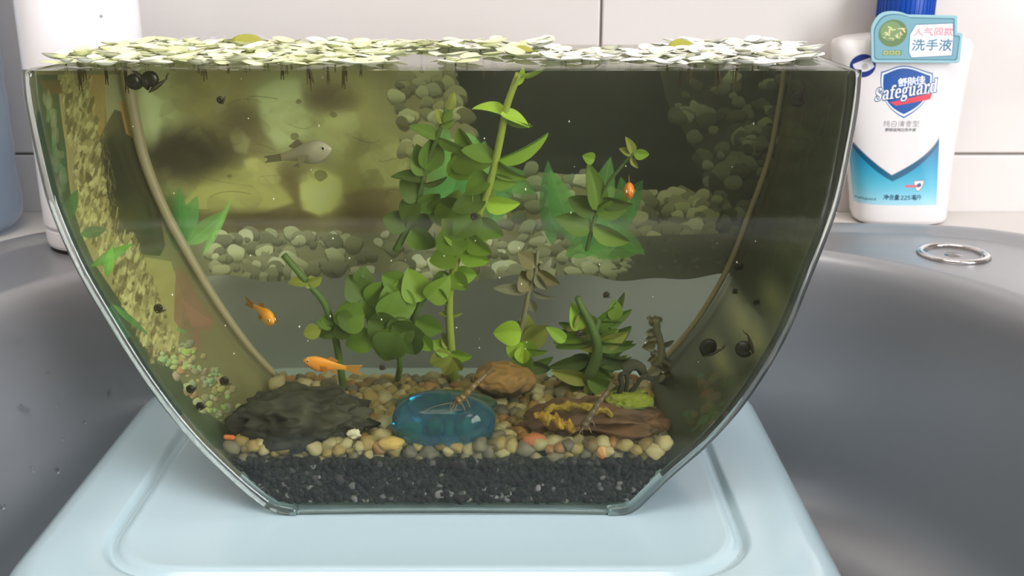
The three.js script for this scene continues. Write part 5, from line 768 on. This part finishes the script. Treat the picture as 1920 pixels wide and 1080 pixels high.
  const tp = (g) => { d.beginPath(); tagPts.forEach((p, i) => { const q = (a, b) => { const mx = 1716, my = 70; return TX(a + (a > mx ? -g : g), b + (b > my ? -g : g)); }; if (!i) d.moveTo(...q(p[0], p[1])); else if (p.length === 6) d.bezierCurveTo(...q(p[2], p[3]), ...q(p[4], p[5]), ...q(p[0], p[1])); else d.lineTo(...q(p[0], p[1])); }); d.closePath(); };
  tp(4); d.fillStyle = '#3f7484'; d.fill(); tp(6); d.fillStyle = '#6f9fac'; d.fill();
  { const [X, Y] = TX(1673, 62); d.fillStyle = '#5c7a4a'; d.beginPath(); d.arc(X, Y, 140, 0, 7); d.fill(); d.fillStyle = '#74905c'; d.beginPath(); d.arc(X - 20, Y - 20, 100, 0, 7); d.fill(); reseed(12); for (let i = 0; i < 26; i++) { d.strokeStyle = rgb(214 + rr(-20, 20), 208 + rr(-20, 20), 150, 0.9); d.lineWidth = rr(8, 16); const x = X + rr(-100, 90), y = Y + rr(-70, 80); d.beginPath(); d.moveTo(x, y); d.lineTo(x + (rnd() < 0.5 ? rr(20, 50) : rr(-6, 6)), y + (rnd() < 0.5 ? rr(20, 50) : rr(-6, 6))); d.stroke(); } const [x2, y2] = TX(1654, 94); d.fillStyle = '#6c8a58'; d.fillRect(x2, y2, 190, 52); d.strokeStyle = '#b9bf86'; d.lineWidth = 7; for (let i = 0; i < 3; i++) { d.strokeRect(x2 + 16 + i * 58, y2 + 12, 38, 28); } }
  { d.fillStyle = '#e9e6ea'; d.strokeStyle = '#3f7484'; d.lineWidth = 8; d.beginPath();[[1709, 58], [1716, 46], [1786, 43], [1787, 70], [1784, 104], [1708, 108], [1703, 98], [1705, 64]].forEach((p, i) => i ? d.lineTo(...TX(...p)) : d.moveTo(...TX(...p))); d.closePath(); d.fill(); d.stroke(); const [X, Y] = TX(1714, 51); glyphs(d, '人气同款', X, Y, 88, 11, '#d98a92', 1.1); const [X2, Y2] = TX(1711, 73); glyphs(d, '洗手液', X2, Y2, 122, 15, '#4f7f96', 1.08); }
  mesh('paper_tag', tg, std(0xffffff, 0.5, { map: tex(tc) }), t).userData.label = 'teal paper tag with round green picture and characters';
}
function std2() { return std2.m ??= std(0x0d47a6, 0.4); }
function boxAtC(w, h, d, x, y, z, a) { const g = new THREE.BoxGeometry(w, h, d); g.rotateY(a); g.translate(x, y, z); return g; }

// ------------------------------------------------------------------ drops on the sink wall
{
  reseed(808); const dm = new THREE.MeshPhysicalMaterial({ color: 0xffffff, roughness: 0.02, transmission: 1, thickness: 0.001, ior: 1.33 }), dg = new THREE.SphereGeometry(1, 14, 10);
  const drop = [[40, 765], [50, 770], [118, 825], [105, 760], [160, 790], [62, 880], [108, 882], [152, 886], [122, 938], [6, 950], [52, 975], [28, 965], [203, 735], [232, 722], [90, 700], [30, 640]];
  drop.forEach(([px, py], i) => {
    const d = ray(px, py); let t = 0.3, q; for (; t < 0.9; t += 0.0004) { q = d.clone().multiplyScalar(t).add(CAM); const dx = q.x - bowlC[0], dz = q.z - bowlC[1], a = Math.atan2(dz, dx), [bx, bz] = bowlPt(a, lerp(0.972, 0.935, clamp((DECK - 0.022 - q.y) / 0.093, 0, 1))); if (q.y < DECK - 0.02 && Math.hypot(dx, dz) > Math.hypot(bx - bowlC[0], bz - bowlC[1]) - 0.0003) break; }
    if (q.y < SINKFLOOR + 0.06) return;
    const o = mesh(numbered('water_drop'), dg, dm, scene); o.position.copy(q); const r = rr(0.0007, 0.0014); o.scale.set(r, r * rr(1.1, 1.7), r); tag(o, 'tiny clear water drop clinging to the steel sink wall', 'water drop', 'water drops on the sink wall');
  });
}

renderer.render(scene, camera);
